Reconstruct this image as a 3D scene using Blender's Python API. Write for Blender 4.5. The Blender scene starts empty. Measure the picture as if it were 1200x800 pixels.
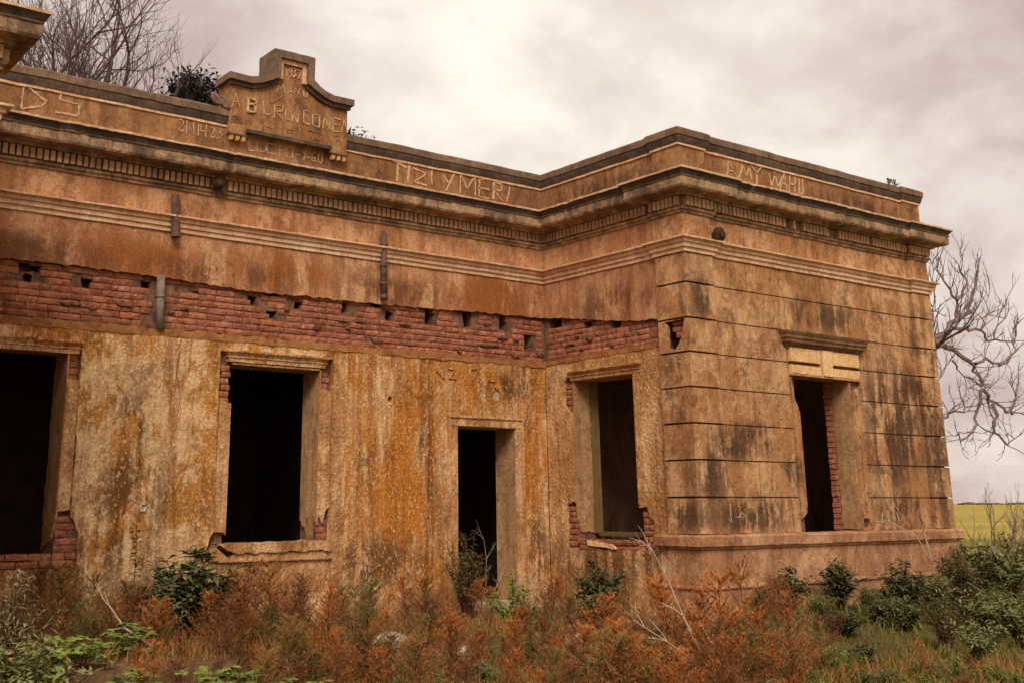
import bpy, math, random
import numpy as np
from mathutils import Vector, Matrix, noise
from mathutils.geometry import delaunay_2d_cdt

random.seed(7); RNG = np.random.default_rng(7)
scene = bpy.context.scene
C = scene.collection
R = math.radians

# ------------------------------------------------------------------ camera
CAMZ = 1.65
yaw, pitch, roll = 0.62367652, 0.25347077, 0.001983
fw = Vector((math.sin(yaw)*math.cos(pitch), math.cos(yaw)*math.cos(pitch), math.sin(pitch)))
rt = Vector((math.cos(yaw), -math.sin(yaw), 0)); dn = fw.cross(rt)
rt, dn = math.cos(roll)*rt + math.sin(roll)*dn, -math.sin(roll)*rt + math.cos(roll)*dn
cam_data = bpy.data.cameras.new('camera'); cam = bpy.data.objects.new('camera', cam_data); C.objects.link(cam)
m = Matrix((rt, -dn, -fw)).transposed().to_4x4(); m.translation = Vector((0, 0, CAMZ)); cam.matrix_world = m
cam_data.sensor_width = 36; cam_data.lens = 1330.8*36/1200          # the photo is a landscape crop of an upright frame:
cam_data.shift_x = (600-513.44)/1200; cam_data.shift_y = -(400-245.8)/1200   # hence the shifted centre
cam_data.clip_end = 6000; cam_data.clip_start = .05
scene.camera = cam

# ------------------------------------------------------------------ sky, sun, exposure
SUN_EL, SUN_AZ = R(42), R(218)            # azimuth measured clockwise from +Y: behind the viewer, to the left
def lin(*c): return tuple(((v/255)/12.92 if v/255 <= .04045 else ((v/255+.055)/1.055)**2.4) for v in c) + (1,)

def nd(nt, typ, **kw):
    n = nt.nodes.new(typ)
    for k, v in kw.items():
        if k.startswith('i_'):
            key = k[2:]; key = int(key) if key.isdigit() else key.replace('_', ' ')
            n.inputs[key].default_value = v
        else: setattr(n, k, v)
    return n
def lk(nt, a, b): nt.links.new(a, b)
def maprange(nt, src, a, b, c=0., d=1., smooth=True):
    n = nd(nt, 'ShaderNodeMapRange'); n.interpolation_type = 'SMOOTHSTEP' if smooth else 'LINEAR'
    n.inputs[1].default_value = a; n.inputs[2].default_value = b; n.inputs[3].default_value = c; n.inputs[4].default_value = d
    lk(nt, src, n.inputs[0]); return n.outputs[0]
def mixc(nt, fac, a, b, mode='MIX'):
    n = nd(nt, 'ShaderNodeMix', data_type='RGBA', blend_type=mode)
    for sock, v in ((n.inputs[0], fac), (n.inputs[6], a), (n.inputs[7], b)):
        if hasattr(v, 'is_linked'): lk(nt, v, sock)
        else: sock.default_value = v
    return n.outputs[2]
def mathn(nt, op, a, b=None):
    n = nd(nt, 'ShaderNodeMath', operation=op)
    for i, v in enumerate((a, b)):
        if v is None: continue
        if hasattr(v, 'is_linked'): lk(nt, v, n.inputs[i])
        else: n.inputs[i].default_value = v
    return n.outputs[0]
def vmap(nt, src, scale=(1, 1, 1), loc=(0, 0, 0)):
    n = nd(nt, 'ShaderNodeMapping'); n.inputs['Scale'].default_value = scale; n.inputs['Location'].default_value = loc
    lk(nt, src, n.inputs[0]); return n.outputs[0]
def noi(nt, vec, scale, detail=6, rough=.6, dist=0):
    n = nd(nt, 'ShaderNodeTexNoise'); n.inputs['Scale'].default_value = scale; n.inputs['Detail'].default_value = detail
    n.inputs['Roughness'].default_value = rough; n.inputs['Distortion'].default_value = dist
    lk(nt, vec, n.inputs['Vector']); return n.outputs[0]

world = bpy.data.worlds.new('World'); scene.world = world; world.use_nodes = True
nt = world.node_tree; nt.nodes.clear()
sky = nd(nt, 'ShaderNodeTexSky', sky_type='NISHITA', sun_disc=False, sun_elevation=SUN_EL, sun_rotation=SUN_AZ, altitude=50, air_density=1, dust_density=2)
tc = nd(nt, 'ShaderNodeTexCoord'); D = tc.outputs['Generated']
sep = nd(nt, 'ShaderNodeSeparateXYZ'); lk(nt, D, sep.inputs[0])
zc = mathn(nt, 'ADD', mathn(nt, 'MAXIMUM', sep.outputs[2], 0), .5)
cx = mathn(nt, 'DIVIDE', sep.outputs[0], zc); cy = mathn(nt, 'DIVIDE', sep.outputs[1], zc)
comb = nd(nt, 'ShaderNodeCombineXYZ'); lk(nt, cx, comb.inputs[0]); lk(nt, cy, comb.inputs[1])
cl = vmap(nt, comb.outputs[0], loc=(3.1, 7.7, 0))
n1 = noi(nt, cl, 2.1, 10, .58, .25); n2 = noi(nt, cl, 5.5, 9, .6, .4)
mix = mathn(nt, 'ADD', mathn(nt, 'MULTIPLY', n1, .62), mathn(nt, 'MULTIPLY', n2, .38))
f = maprange(nt, mix, .40, .60)
# thinner cloud, lighter, over the middle of the view
dirn = Vector((.66, .71, .36)).normalized()
dot = nd(nt, 'ShaderNodeVectorMath', operation='DOT_PRODUCT'); lk(nt, D, dot.inputs[0]); dot.inputs[1].default_value = dirn
glow = maprange(nt, dot.outputs['Value'], .94, 1.0)
f2 = mathn(nt, 'MINIMUM', mathn(nt, 'ADD', mathn(nt, 'MULTIPLY', f, .55), mathn(nt, 'MULTIPLY', glow, .48)), 1)
cloud = mixc(nt, f2, lin(192, 170, 163), lin(255, 245, 230))
sc10 = nd(nt, 'ShaderNodeVectorMath', operation='SCALE'); lk(nt, cloud, sc10.inputs[0]); sc10.inputs['Scale'].default_value = 7.0
skymix = mixc(nt, .95, sky.outputs[0], sc10.outputs[0])
bg = nd(nt, 'ShaderNodeBackground', i_Strength=.1); lk(nt, skymix, bg.inputs[0])
out = nd(nt, 'ShaderNodeOutputWorld'); lk(nt, bg.outputs[0], out.inputs[0])

sl = bpy.data.lights.new('sun', 'SUN'); sl.energy = 1.5; sl.angle = R(25); sl.color = (1, .93, .82)
so = bpy.data.objects.new('sun', sl); C.objects.link(so)
sd = Vector((math.sin(SUN_AZ)*math.cos(SUN_EL), math.cos(SUN_AZ)*math.cos(SUN_EL), math.sin(SUN_EL)))
so.rotation_euler = sd.to_track_quat('Z', 'Y').to_euler()
scene.view_settings.view_transform = 'Standard'; scene.view_settings.look = 'None'
scene.view_settings.exposure = 0.68; scene.view_settings.gamma = 1.0

# ------------------------------------------------------------------ materials
MATS = {}
def newmat(name, rough=.9):
    m = bpy.data.materials.new(name); m.use_nodes = True; nt = m.node_tree
    b = nt.nodes['Principled BSDF']; b.inputs['Roughness'].default_value = rough
    b.inputs['Specular IOR Level'].default_value = .25
    MATS[name] = m; return m, nt, b
def bump(nt, b, h, strength=.5, dist=.01):
    n = nd(nt, 'ShaderNodeBump'); n.inputs['Strength'].default_value = strength; n.inputs['Distance'].default_value = dist
    lk(nt, h, n.inputs['Height']); lk(nt, n.outputs[0], b.inputs['Normal'])
def posn(nt): return nd(nt, 'ShaderNodeNewGeometry').outputs['Position']
def nd_add(nt, vec, fac):
    n = nd(nt, 'ShaderNodeVectorMath', operation='ADD'); lk(nt, vec, n.inputs[0]); k = nd(nt, 'ShaderNodeMath', operation='MULTIPLY'); lk(nt, fac, k.inputs[0]); k.inputs[1].default_value = .06; lk(nt, k.outputs[0], n.inputs[1]); return n.outputs[0]
def zone(nt, P, c, r):
    """soft blob of radius r (vector) round c: 1 in the middle, 0 outside"""
    s = nd(nt, 'ShaderNodeVectorMath', operation='SUBTRACT'); lk(nt, P, s.inputs[0]); s.inputs[1].default_value = c
    d = nd(nt, 'ShaderNodeVectorMath', operation='DIVIDE'); lk(nt, s.outputs[0], d.inputs[0]); d.inputs[1].default_value = r
    l = nd(nt, 'ShaderNodeVectorMath', operation='LENGTH'); lk(nt, d.outputs[0], l.inputs[0])
    return maprange(nt, l.outputs['Value'], 1.0, .25)
def plaster(name, base, light, dark, streakc, chipc, blotch=(.45, .62), streak=.6, grime=.5, chip=.5, bumps=.6, bdist=.012, zones=(), rust=None, rustz=(), off=0, streakscale=(6, 6, .55), gth=(.545, .62), chipth=(.60, .66), chipscale=13, s2=.3, rough=0.):
    m, nt, b = newmat(name)
    P = posn(nt); V = vmap(nt, P, loc=(off, off*1.7, off*.3))
    A = noi(nt, vmap(nt, V, (1.5, 1.5, .8)), 1.0, 11, .76, .5); S = noi(nt, vmap(nt, V, streakscale), 1.0, 6, .62, .3)
    G = noi(nt, vmap(nt, V, (1, 1, .7)), 2.4, 11, .76, .5); F = noi(nt, vmap(nt, V, (1.25, 1.25, .75)), chipscale, 7, .72, .4); M = noi(nt, V, 46, 5, .7); U = noi(nt, V, 5.5, 7, .7, .8)
    col = mixc(nt, maprange(nt, A, *blotch), base, light)
    col = mixc(nt, mathn(nt, 'MULTIPLY', maprange(nt, U, .46, .62), .4), col, dark)
    if rust:
        z = None
        for c, r in rustz:
            q = zone(nt, P, c, r); z = q if z is None else mathn(nt, 'MAXIMUM', z, q)
        rf = maprange(nt, noi(nt, vmap(nt, V, (3, 3, .7), (2, 5, 1)), 1.0, 9, .72, .4), .38, .54)
        if z is not None: rf = mathn(nt, 'MULTIPLY', rf, mathn(nt, 'ADD', mathn(nt, 'MULTIPLY', z, .8), .2))
        col = mixc(nt, rf, col, rust)
    S2 = noi(nt, vmap(nt, V, (streakscale[0]*3.1, streakscale[1]*3.1, streakscale[2]*1.9), (5, 1, 3)), 1.0, 5, .6, .2)
    S3 = noi(nt, vmap(nt, V, (1.9, 1.9, .33), (1, 8, 3)), 1.0, 10, .72, .5)
    col = mixc(nt, mathn(nt, 'MULTIPLY', maprange(nt, S3, .5, .6), streak*.75), col, streakc)
    col = mixc(nt, mathn(nt, 'MULTIPLY', maprange(nt, S, .5, .66), streak), col, streakc)
    col = mixc(nt, mathn(nt, 'MULTIPLY', maprange(nt, S2, .54, .66), streak*.8*s2), col, dark)
    col = mixc(nt, mathn(nt, 'MULTIPLY', maprange(nt, S2, .44, .34), streak*.5*s2), col, light)
    g = maprange(nt, G, *gth); g = mathn(nt, 'MULTIPLY', g, grime)
    for c, r in zones:
        zz = mathn(nt, 'MULTIPLY', zone(nt, P, c, r), maprange(nt, mathn(nt, 'ADD', mathn(nt, 'MULTIPLY', G, .6), mathn(nt, 'MULTIPLY', S, .4)), .44, .53))
        g = mathn(nt, 'MAXIMUM', g, mathn(nt, 'MULTIPLY', zz, .85))
    col = mixc(nt, g, col, dark)
    cf = mathn(nt, 'MULTIPLY', maprange(nt, F, *chipth), chip)
    col = mixc(nt, cf, col, chipc)
    col = mixc(nt, mathn(nt, 'MULTIPLY', maprange(nt, F, .42, .34), chip*.6), col, dark)  # pit shade put into the colour: low spots of the bump darkened
    if rough:
        vo = nd(nt, 'ShaderNodeTexVoronoi', feature='SMOOTH_F1'); vo.inputs['Scale'].default_value = 24; vo.inputs['Smoothness'].default_value = .4
        lk(nt, nd_add(nt, vmap(nt, V, (1, 1, .8)), F), vo.inputs['Vector'])
        RO = mathn(nt, 'MULTIPLY', maprange(nt, vo.outputs['Distance'], .65, .1), maprange(nt, noi(nt, V, 1.3, 4), .35, .6, .35, 1.))
        R2 = noi(nt, V, 34, 4, .6); RO = mathn(nt, 'ADD', mathn(nt, 'MULTIPLY', RO, .6), mathn(nt, 'MULTIPLY', R2, .5))
        col = mixc(nt, mathn(nt, 'MULTIPLY', maprange(nt, RO, .42, .26), rough*.75), col, dark)  # relief shading in the colour: low spots darker
        col = mixc(nt, mathn(nt, 'MULTIPLY', maprange(nt, RO, .52, .68), rough*.6), col, chipc)  # and high spots paler, as if catching light
    fine = maprange(nt, M, .3, .7, .6, 1.36, False)
    mul = nd(nt, 'ShaderNodeVectorMath', operation='SCALE'); lk(nt, col, mul.inputs[0]); lk(nt, fine, mul.inputs['Scale'])
    lk(nt, mul.outputs[0], b.inputs['Base Color'])
    h = mathn(nt, 'ADD', mathn(nt, 'MULTIPLY', F, .9), mathn(nt, 'MULTIPLY', M, .35))
    h = mathn(nt, 'ADD', h, mathn(nt, 'MULTIPLY', cf, .25))
    if rough: h = mathn(nt, 'ADD', h, mathn(nt, 'MULTIPLY', RO, 1.6))
    bump(nt, b, h, bumps, bdist); return m
def simple(name, c1, c2, scale=6, rough=.9, bumps=.4, bdist=.01, objrand=0., c3=None, stretch=(1, 1, 1)):
    m, nt, b = newmat(name, rough); V = vmap(nt, posn(nt), stretch)
    n = noi(nt, V, scale, 7, .68, .4); fine = noi(nt, V, scale*7, 5, .7)
    col = mixc(nt, maprange(nt, n, .36, .64), c1, c2)
    if c3: col = mixc(nt, maprange(nt, noi(nt, vmap(nt, V, loc=(9, 4, 2)), scale*1.7, 8, .7, .5), .55, .68), col, c3)
    f = maprange(nt, fine, .3, .7, .75, 1.22, False)
    if objrand:
        oi = nd(nt, 'ShaderNodeObjectInfo'); f = mathn(nt, 'MULTIPLY', f, maprange(nt, oi.outputs['Random'], 0, 1, 1-objrand, 1+objrand, False))
    mul = nd(nt, 'ShaderNodeVectorMath', operation='SCALE'); lk(nt, col, mul.inputs[0]); lk(nt, f, mul.inputs['Scale'])
    lk(nt, mul.outputs[0], b.inputs['Base Color']); bump(nt, b, fine, bumps, bdist); return m

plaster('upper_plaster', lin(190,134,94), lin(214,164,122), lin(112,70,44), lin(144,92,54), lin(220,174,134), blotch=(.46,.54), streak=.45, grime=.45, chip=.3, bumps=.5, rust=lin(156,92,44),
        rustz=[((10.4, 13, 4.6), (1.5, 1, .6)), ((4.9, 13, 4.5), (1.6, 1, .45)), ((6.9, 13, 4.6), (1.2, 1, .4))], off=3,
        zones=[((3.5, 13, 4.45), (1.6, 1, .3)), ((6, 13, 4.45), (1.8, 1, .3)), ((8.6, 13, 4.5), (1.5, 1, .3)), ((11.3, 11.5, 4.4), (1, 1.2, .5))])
plaster('ochre_plaster', lin(198,138,66), lin(242,204,154), lin(98,58,28), lin(148,84,32), lin(246,212,162), blotch=(.46,.51), streak=.7, grime=.55, chip=.6, bumps=.55, bdist=.012, chipscale=26, rough=.10, s2=.6,
        zones=[((4.95, 13, 1.7), (.8, 1, 1.0)), ((4.5, 13, 1.2), (.9, 1, .6)), ((5.0, 13, 2.6), (.35, 1, .6)), ((8.3, 13, .9), (1.2, 1, .5)), ((11.1, 13, 1.0), (.35, 1, .8)), ((10.6, 13, 3.3), (.8, 1, .3)), ((10.95, 13, 3.5), (.4, 1, .3))], rust=lin(192,118,36),
        rustz=[((8.7, 13, 1.9), (1.7, 1, 2.2)), ((11, 13, 2.2), (.8, 1, 1.9)), ((8.9, 13, 2.6), (1.2, 1, 1.4)), ((4.4, 13, 3.5), (1.5, 1, .35)), ((6.2, 13, 1.4), (.5, 1, 1.2)), ((8, 13, 3.4), (1.2, 1, .5)), ((10.2, 13, 3.3), (1, 1, .6))], off=11, streakscale=(5, 5, .35), chipth=(.55, .60))
plaster('tan_plaster', lin(198,144,92), lin(228,182,130), lin(110,68,36), lin(148,94,48), lin(238,198,148), blotch=(.46,.54), streak=.55, grime=.4, chip=.4, bumps=.7, bdist=.012, off=21, rough=.12, s2=.6,
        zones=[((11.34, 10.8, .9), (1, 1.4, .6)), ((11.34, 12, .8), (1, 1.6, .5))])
plaster('ashlar_plaster', lin(182,128,84), lin(212,164,118), lin(70,46,32), lin(126,80,44), lin(220,174,128), blotch=(.45,.55), streak=.36, grime=.5, chip=.35, bumps=.6, bdist=.01, off=31,
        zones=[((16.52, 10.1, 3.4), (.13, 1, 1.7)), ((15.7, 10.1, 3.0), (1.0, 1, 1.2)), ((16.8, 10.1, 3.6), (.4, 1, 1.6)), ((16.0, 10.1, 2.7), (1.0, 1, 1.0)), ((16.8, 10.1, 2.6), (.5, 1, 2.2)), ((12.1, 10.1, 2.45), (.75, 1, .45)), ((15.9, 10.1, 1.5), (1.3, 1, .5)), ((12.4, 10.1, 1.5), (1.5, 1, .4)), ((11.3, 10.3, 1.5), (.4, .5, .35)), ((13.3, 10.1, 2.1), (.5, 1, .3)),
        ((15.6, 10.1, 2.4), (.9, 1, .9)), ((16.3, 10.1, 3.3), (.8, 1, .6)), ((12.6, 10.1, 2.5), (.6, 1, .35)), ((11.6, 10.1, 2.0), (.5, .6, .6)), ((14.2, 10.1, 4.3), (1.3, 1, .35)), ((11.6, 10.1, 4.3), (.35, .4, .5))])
plaster('cornice_stone', lin(170,134,102), lin(198,160,122), lin(74,58,46), lin(92,70,50), lin(200,166,124), blotch=(.45,.56), streak=.45, grime=.65, chip=.6, bumps=1.0, bdist=.02, off=41, streakscale=(3,3,2), gth=(.47,.58))
plaster('cyma_stone', lin(98,80,66), lin(122,98,80), lin(48,40,34), lin(62,48,40), lin(154,126,100), streak=.5, grime=.6, chip=.4, bumps=.8, off=47)
plaster('dentil_stone', lin(188,146,110), lin(208,166,128), lin(104,76,56), lin(140,104,76), lin(216,178,140), streak=.3, grime=.35, chip=.3, bumps=.8, off=49)
plaster('parapet_plaster', lin(154,108,70), lin(180,132,88), lin(78,54,38), lin(112,72,42), lin(186,146,106), blotch=(.45,.55), streak=.5, grime=.6, chip=.35, bumps=.7, bdist=.015, off=51,
        zones=[((11.3, 11.6, 6.1), (1, 1.6, .3)), ((15.5, 10.1, 6.1), (1.8, 1, .3))])
plaster('coping_stone', lin(130,104,84), lin(156,126,100), lin(68,54,44), lin(96,74,56), lin(172,140,112), streak=.4, grime=.5, chip=.3, bumps=.8, off=61)
plaster('moulding_plaster', lin(232,188,148), lin(244,210,174), lin(176,130,94), lin(164,116,78), lin(242,208,172), streak=.25, grime=.3, chip=.3, bumps=.5, off=71)
plaster('clean_plaster', lin(236,190,134), lin(246,206,152), lin(180,124,70), lin(200,142,84), lin(248,216,170), streak=.25, grime=.2, chip=.1, bumps=.3, off=81)
plaster('base_plaster', lin(180,128,90), lin(206,156,116), lin(96,64,44), lin(140,94,62), lin(222,180,142), blotch=(.45,.55), streak=.5, grime=.5, chip=.35, bumps=.6, off=91)
plaster('reveal_plaster', lin(190,144,100), lin(214,168,120), lin(112,74,46), lin(140,98,60), lin(222,182,138), streak=.5, grime=.35, chip=.25, bumps=.5, off=101)
simple('ledge_mortar', lin(146,94,52), lin(178,124,76), 5, bumps=.6, c3=lin(112,68,36))
simple('mortar', lin(104,70,54), lin(150,108,84), 9, bumps=.8, bdist=.02, c3=lin(80,50,38))
simple('brick', lin(148,84,58), lin(180,116,86), 10, bumps=.8, bdist=.008, objrand=.22, c3=lin(204,160,132))
simple('scratched', lin(200,160,120), lin(220,184,144), 20, bumps=.3)
simple('white_paint', lin(226,214,200), lin(236,228,216), 20)
plaster('hood_stone', lin(128,92,64), lin(150,110,78), lin(74,52,38), lin(96,68,48), lin(170,132,98), streak=.4, grime=.5, chip=.3, bumps=.8, off=111)
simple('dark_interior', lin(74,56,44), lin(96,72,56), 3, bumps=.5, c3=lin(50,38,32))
simple('old_wood', lin(110,92,56), lin(138,112,70), 8, bumps=.5, stretch=(6,6,.6))
simple('rust_pipe', lin(96,70,58), lin(126,94,76), 12, .75, bumps=.6, c3=lin(84,50,36))
simple('zinc_pipe', lin(122,108,96), lin(150,134,118), 12, .6, bumps=.4, c3=lin(92,74,60))
simple('mud', lin(70,46,34), lin(98,66,48), 18, bumps=1., bdist=.02)
simple('concrete', lin(178,156,130), lin(206,184,158), 5, bumps=.7, c3=lin(128,104,80))
simple('roof_felt', lin(80,74,70), lin(96,90,84), 2)
simple('bark', lin(112,94,88), lin(146,124,116), 8, bumps=.6, stretch=(1,1,.4))
simple('red_bark', lin(84,66,62), lin(112,90,84), 8, bumps=.4)
simple('dry_stalk', lin(176,150,124), lin(206,184,160), 12)
simple('weed_stem', lin(86,54,38), lin(116,74,50), 20)
def leafmat(name, a, b, rnd=.35, scale=9, c=None, d=None):
    m, nt, bs = newmat(name, .7)
    P = posn(nt); n = noi(nt, P, scale, 5, .7); oi = nd(nt, 'ShaderNodeObjectInfo')
    col = mixc(nt, maprange(nt, n, .34, .66), a, b)
    if c: col = mixc(nt, maprange(nt, oi.outputs['Random'], .35, .8), col, c)
    if d: col = mixc(nt, maprange(nt, oi.outputs['Random'], .3, .12), col, d)
    f = mathn(nt, 'MULTIPLY', maprange(nt, noi(nt, P, 70, 2), .3, .7, .65, 1.35, False), maprange(nt, oi.outputs['Random'], 0, 1, 1-rnd, 1+rnd, False))
    mul = nd(nt, 'ShaderNodeVectorMath', operation='SCALE'); lk(nt, col, mul.inputs[0]); lk(nt, f, mul.inputs['Scale'])
    lk(nt, mul.outputs[0], bs.inputs['Base Color']); return m
leafmat('rust_leaf', lin(200,112,48), lin(218,140,70), .25, 5, lin(128,84,54), lin(170,132,72))
leafmat('olive_dark_leaf', lin(92,84,52), lin(118,104,66), .2, 8)
leafmat('olive_leaf', lin(134,122,64), lin(160,140,80), .25, 5, lin(112,112,56))
leafmat('green_leaf', lin(104,108,60), lin(138,138,86), .25)
leafmat('dark_leaf', lin(72,76,46), lin(104,106,66), .25)
leafmat('grey_leaf', lin(124,116,80), lin(150,138,98), .25)
leafmat('bright_leaf', lin(98,116,46), lin(128,142,66), .25)
leafmat('evergreen_leaf', lin(52,48,44), lin(84,76,66), .2)
leafmat('grass_blade', lin(96,104,44), lin(140,122,62), 0, 1.1, None)
leafmat('undergrowth_leaf', lin(168,98,50), lin(124,108,54), 0, 1.6)
# ground: brown weedy earth near the house, yellow-green pasture beyond it
m, nt, b = newmat('ground_cover', 1); P = posn(nt)
near = mixc(nt, maprange(nt, noi(nt, P, 1.1, 8, .65), .4, .6), lin(104,76,42), lin(92,92,42))
near = mixc(nt, maprange(nt, noi(nt, P, 9, 8, .7), .45, .65), near, lin(70,54,32))
far = mixc(nt, maprange(nt, noi(nt, P, .05, 8, .6), .4, .6), lin(160,142,58), lin(178,158,72))
far = mixc(nt, maprange(nt, noi(nt, P, .6, 8, .7), .5, .7), far, lin(134,122,48))
ln = nd(nt, 'ShaderNodeVectorMath', operation='LENGTH'); lk(nt, P, ln.inputs[0])
g = mixc(nt, maprange(nt, ln.outputs['Value'], 22, 34), near, far); lk(nt, g, b.inputs['Base Color'])
bump(nt, b, noi(nt, P, 14, 6, .7), .6, .03)
simple('old_paving', lin(112,84,56), lin(140,108,76), 4, bumps=.7, c3=lin(84,70,40))
simple('far_hedge', lin(92,88,70), lin(104,98,82), .05)
simple('far_trees', lin(140,134,136), lin(150,142,144), .05)
simple('wing_interior', lin(118,84,62), lin(140,100,74), 2, bumps=.5, c3=lin(72,50,40), stretch=(1.5,1.5,.4))  # lighter than the other rooms, standing in for light that leaks in
simple('weed_stem_grey', lin(150,132,112), lin(176,156,132), 20)
simple('dark_crack', lin(70,46,32), lin(84,56,38), 20)

# ------------------------------------------------------------------ mesh helpers
SPLIT = {'architrave', 'bed_moulding', 'interior_wall', 'floor', 'roof', 'side_wall', 'masonry_wall', 'frieze_panel', 'plaster_patch', 'window_frame', 'window_sill', 'door_frame', 'upper_plaster', 'mortar_ledge', 'reveal', 'ledge'}
class MB:
    def __init__(s): s.v = []; s.f = []; s.mi = []
    def add(s, vs, fs, mi=0):
        o = len(s.v); s.v.extend([tuple(p) for p in vs]); s.f.extend([tuple(i+o for i in f) for f in fs]); s.mi.extend([mi]*len(fs))
    def box(s, x0, x1, y0, y1, z0, z1, j=0., mi=0):
        vs = [(x, y, z) for x in (x0, x1) for y in (y0, y1) for z in (z0, z1)]
        if j: vs = [(x+random.uniform(-j, j), y+random.uniform(-j, j), z+random.uniform(-j, j)) for x, y, z in vs]
        s.add(vs, [(0,1,3,2),(4,6,7,5),(0,4,5,1),(2,3,7,6),(0,2,6,4),(1,5,7,3)], mi)
    def mbox(s, mp, u0, u1, v0, v1, d0, d1, j=0., mi=0):
        vs = [(u, v, d) for u in (u0, u1) for v in (v0, v1) for d in (d0, d1)]
        if j: vs = [tuple(c+random.uniform(-j, j) for c in p) for p in vs]
        s.add([mp(*p) for p in vs], [(0,1,3,2),(4,6,7,5),(0,4,5,1),(2,3,7,6),(0,2,6,4),(1,5,7,3)], mi)
    def tube(s, pts, rad, n=6, cap=True, mi=0):
        pts = [Vector(p) for p in pts]; k = len(pts)
        if not hasattr(rad, '__len__'): rad = [rad]*k
        vs = []; up = Vector((.31, .17, .93))
        for i, p in enumerate(pts):
            t = (pts[min(i+1, k-1)]-pts[max(i-1, 0)]).normalized()
            a = t.cross(up)
            if a.length < .1: a = t.cross(Vector((1, 0, 0)))
            a.normalize(); b = t.cross(a)
            for q in range(n):
                w = 2*math.pi*q/n; vs.append(p+(a*math.cos(w)+b*math.sin(w))*rad[i])
        fs = [(i*n+q, i*n+(q+1) % n, (i+1)*n+(q+1) % n, (i+1)*n+q) for i in range(k-1) for q in range(n)]
        if cap: fs += [tuple(range(n))[::-1], tuple(range((k-1)*n, k*n))]
        s.add(vs, fs, mi)
    def mesh(s, name, mats):
        me = bpy.data.meshes.new(name); me.from_pydata(s.v, [], s.f)
        for mt in (mats if isinstance(mats, (list, tuple)) else [mats]): me.materials.append(MATS[mt])
        if any(s.mi): me.polygons.foreach_set('material_index', s.mi)
        return me
    def build(s, name, mats, parent=None, loc=None, smooth=False, kind=None):
        if name in SPLIT and kind is None:
            r = list(range(len(s.v)))
            def find(i):
                while r[i] != i: r[i] = r[r[i]]; i = r[i]
                return i
            for f in s.f:
                a = find(f[0])
                for i in f[1:]: r[find(i)] = a
            comps = {}
            for k, f in enumerate(s.f): comps.setdefault(find(f[0]), []).append(k)
            if len(comps) > 1:
                out = None
                for ks in comps.values():
                    m = MB(); ids = sorted({i for k in ks for i in s.f[k]}); mp = {i: n for n, i in enumerate(ids)}
                    m.v = [s.v[i] for i in ids]; m.f = [tuple(mp[i] for i in s.f[k]) for k in ks]; m.mi = [s.mi[k] for k in ks]
                    out = m._build(name, mats, parent, loc, smooth, kind)
                return out
        return s._build(name, mats, parent, loc, smooth, kind)
    def _build(s, name, mats, parent=None, loc=None, smooth=False, kind=None):
        o0 = origin_of(parent) + (Vector(loc) if loc else Vector())
        if o0.length: s.v = [(x-o0.x, y-o0.y, z-o0.z) for x, y, z in s.v]
        me = s.mesh(name, mats)
        if smooth: me.polygons.foreach_set('use_smooth', [True]*len(me.polygons))
        return link(name, me, parent, loc, kind)
def origin_of(o):
    v = Vector()
    while o is not None: v += o.location; o = o.parent
    return v
def link(name, data, parent=None, loc=None, kind=None):
    o = bpy.data.objects.new(name, data); C.objects.link(o)
    if parent: o.parent = parent
    if loc: o.location = loc
    if kind: o['kind'] = kind
    return o
def tag(o, label=None, cat=None, group=None, kind=None):
    if label: o['label'] = label
    if cat: o['category'] = cat
    if group: o['group'] = group
    if kind: o['kind'] = kind
    return o

def seg(p, q, amp=0., step=.05):
    """points from p up to (not including) q, ragged by amp"""
    p = np.array(p, float); q = np.array(q, float); L = np.linalg.norm(q-p); n = max(1, int(L/step)) if amp else 1
    t = (q-p)/max(L, 1e-6); nrm = np.array([-t[1], t[0]]); out = []
    for i in range(n):
        a = p+(q-p)*i/n
        if amp and i: a = a + nrm*(noise.noise(Vector((a[0]*9, a[1]*9, 3.3)))*amp*1.6+random.gauss(0, amp*.3))
        out.append((float(a[0]), float(a[1])))
    return out
def poly(pts, amp=0., step=.05):
    """closed polygon; a point may carry its own raggedness for the edge that leaves it: (u, v, amp)"""
    out = []
    for i, p in enumerate(pts):
        q = pts[(i+1) % len(pts)]; out += seg(p[:2], q[:2], p[2] if len(p) > 2 else amp, step)
    return out
def rect(u0, u1, v0, v1, amp=0., step=.05): return poly([(u0, v0), (u1, v0), (u1, v1), (u0, v1)], amp, step)
def inside(P, loops):
    c = np.zeros(len(P), bool)
    for lp in loops:
        a = np.array(lp); b = np.roll(a, -1, 0)
        for (x1, y1), (x2, y2) in zip(a, b):
            if y1 == y2: continue
            k = ((y1 > P[:, 1]) != (y2 > P[:, 1])) & (P[:, 0] < (x2-x1)*(P[:, 1]-y1)/(y2-y1)+x1); c ^= k
    return c
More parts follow.
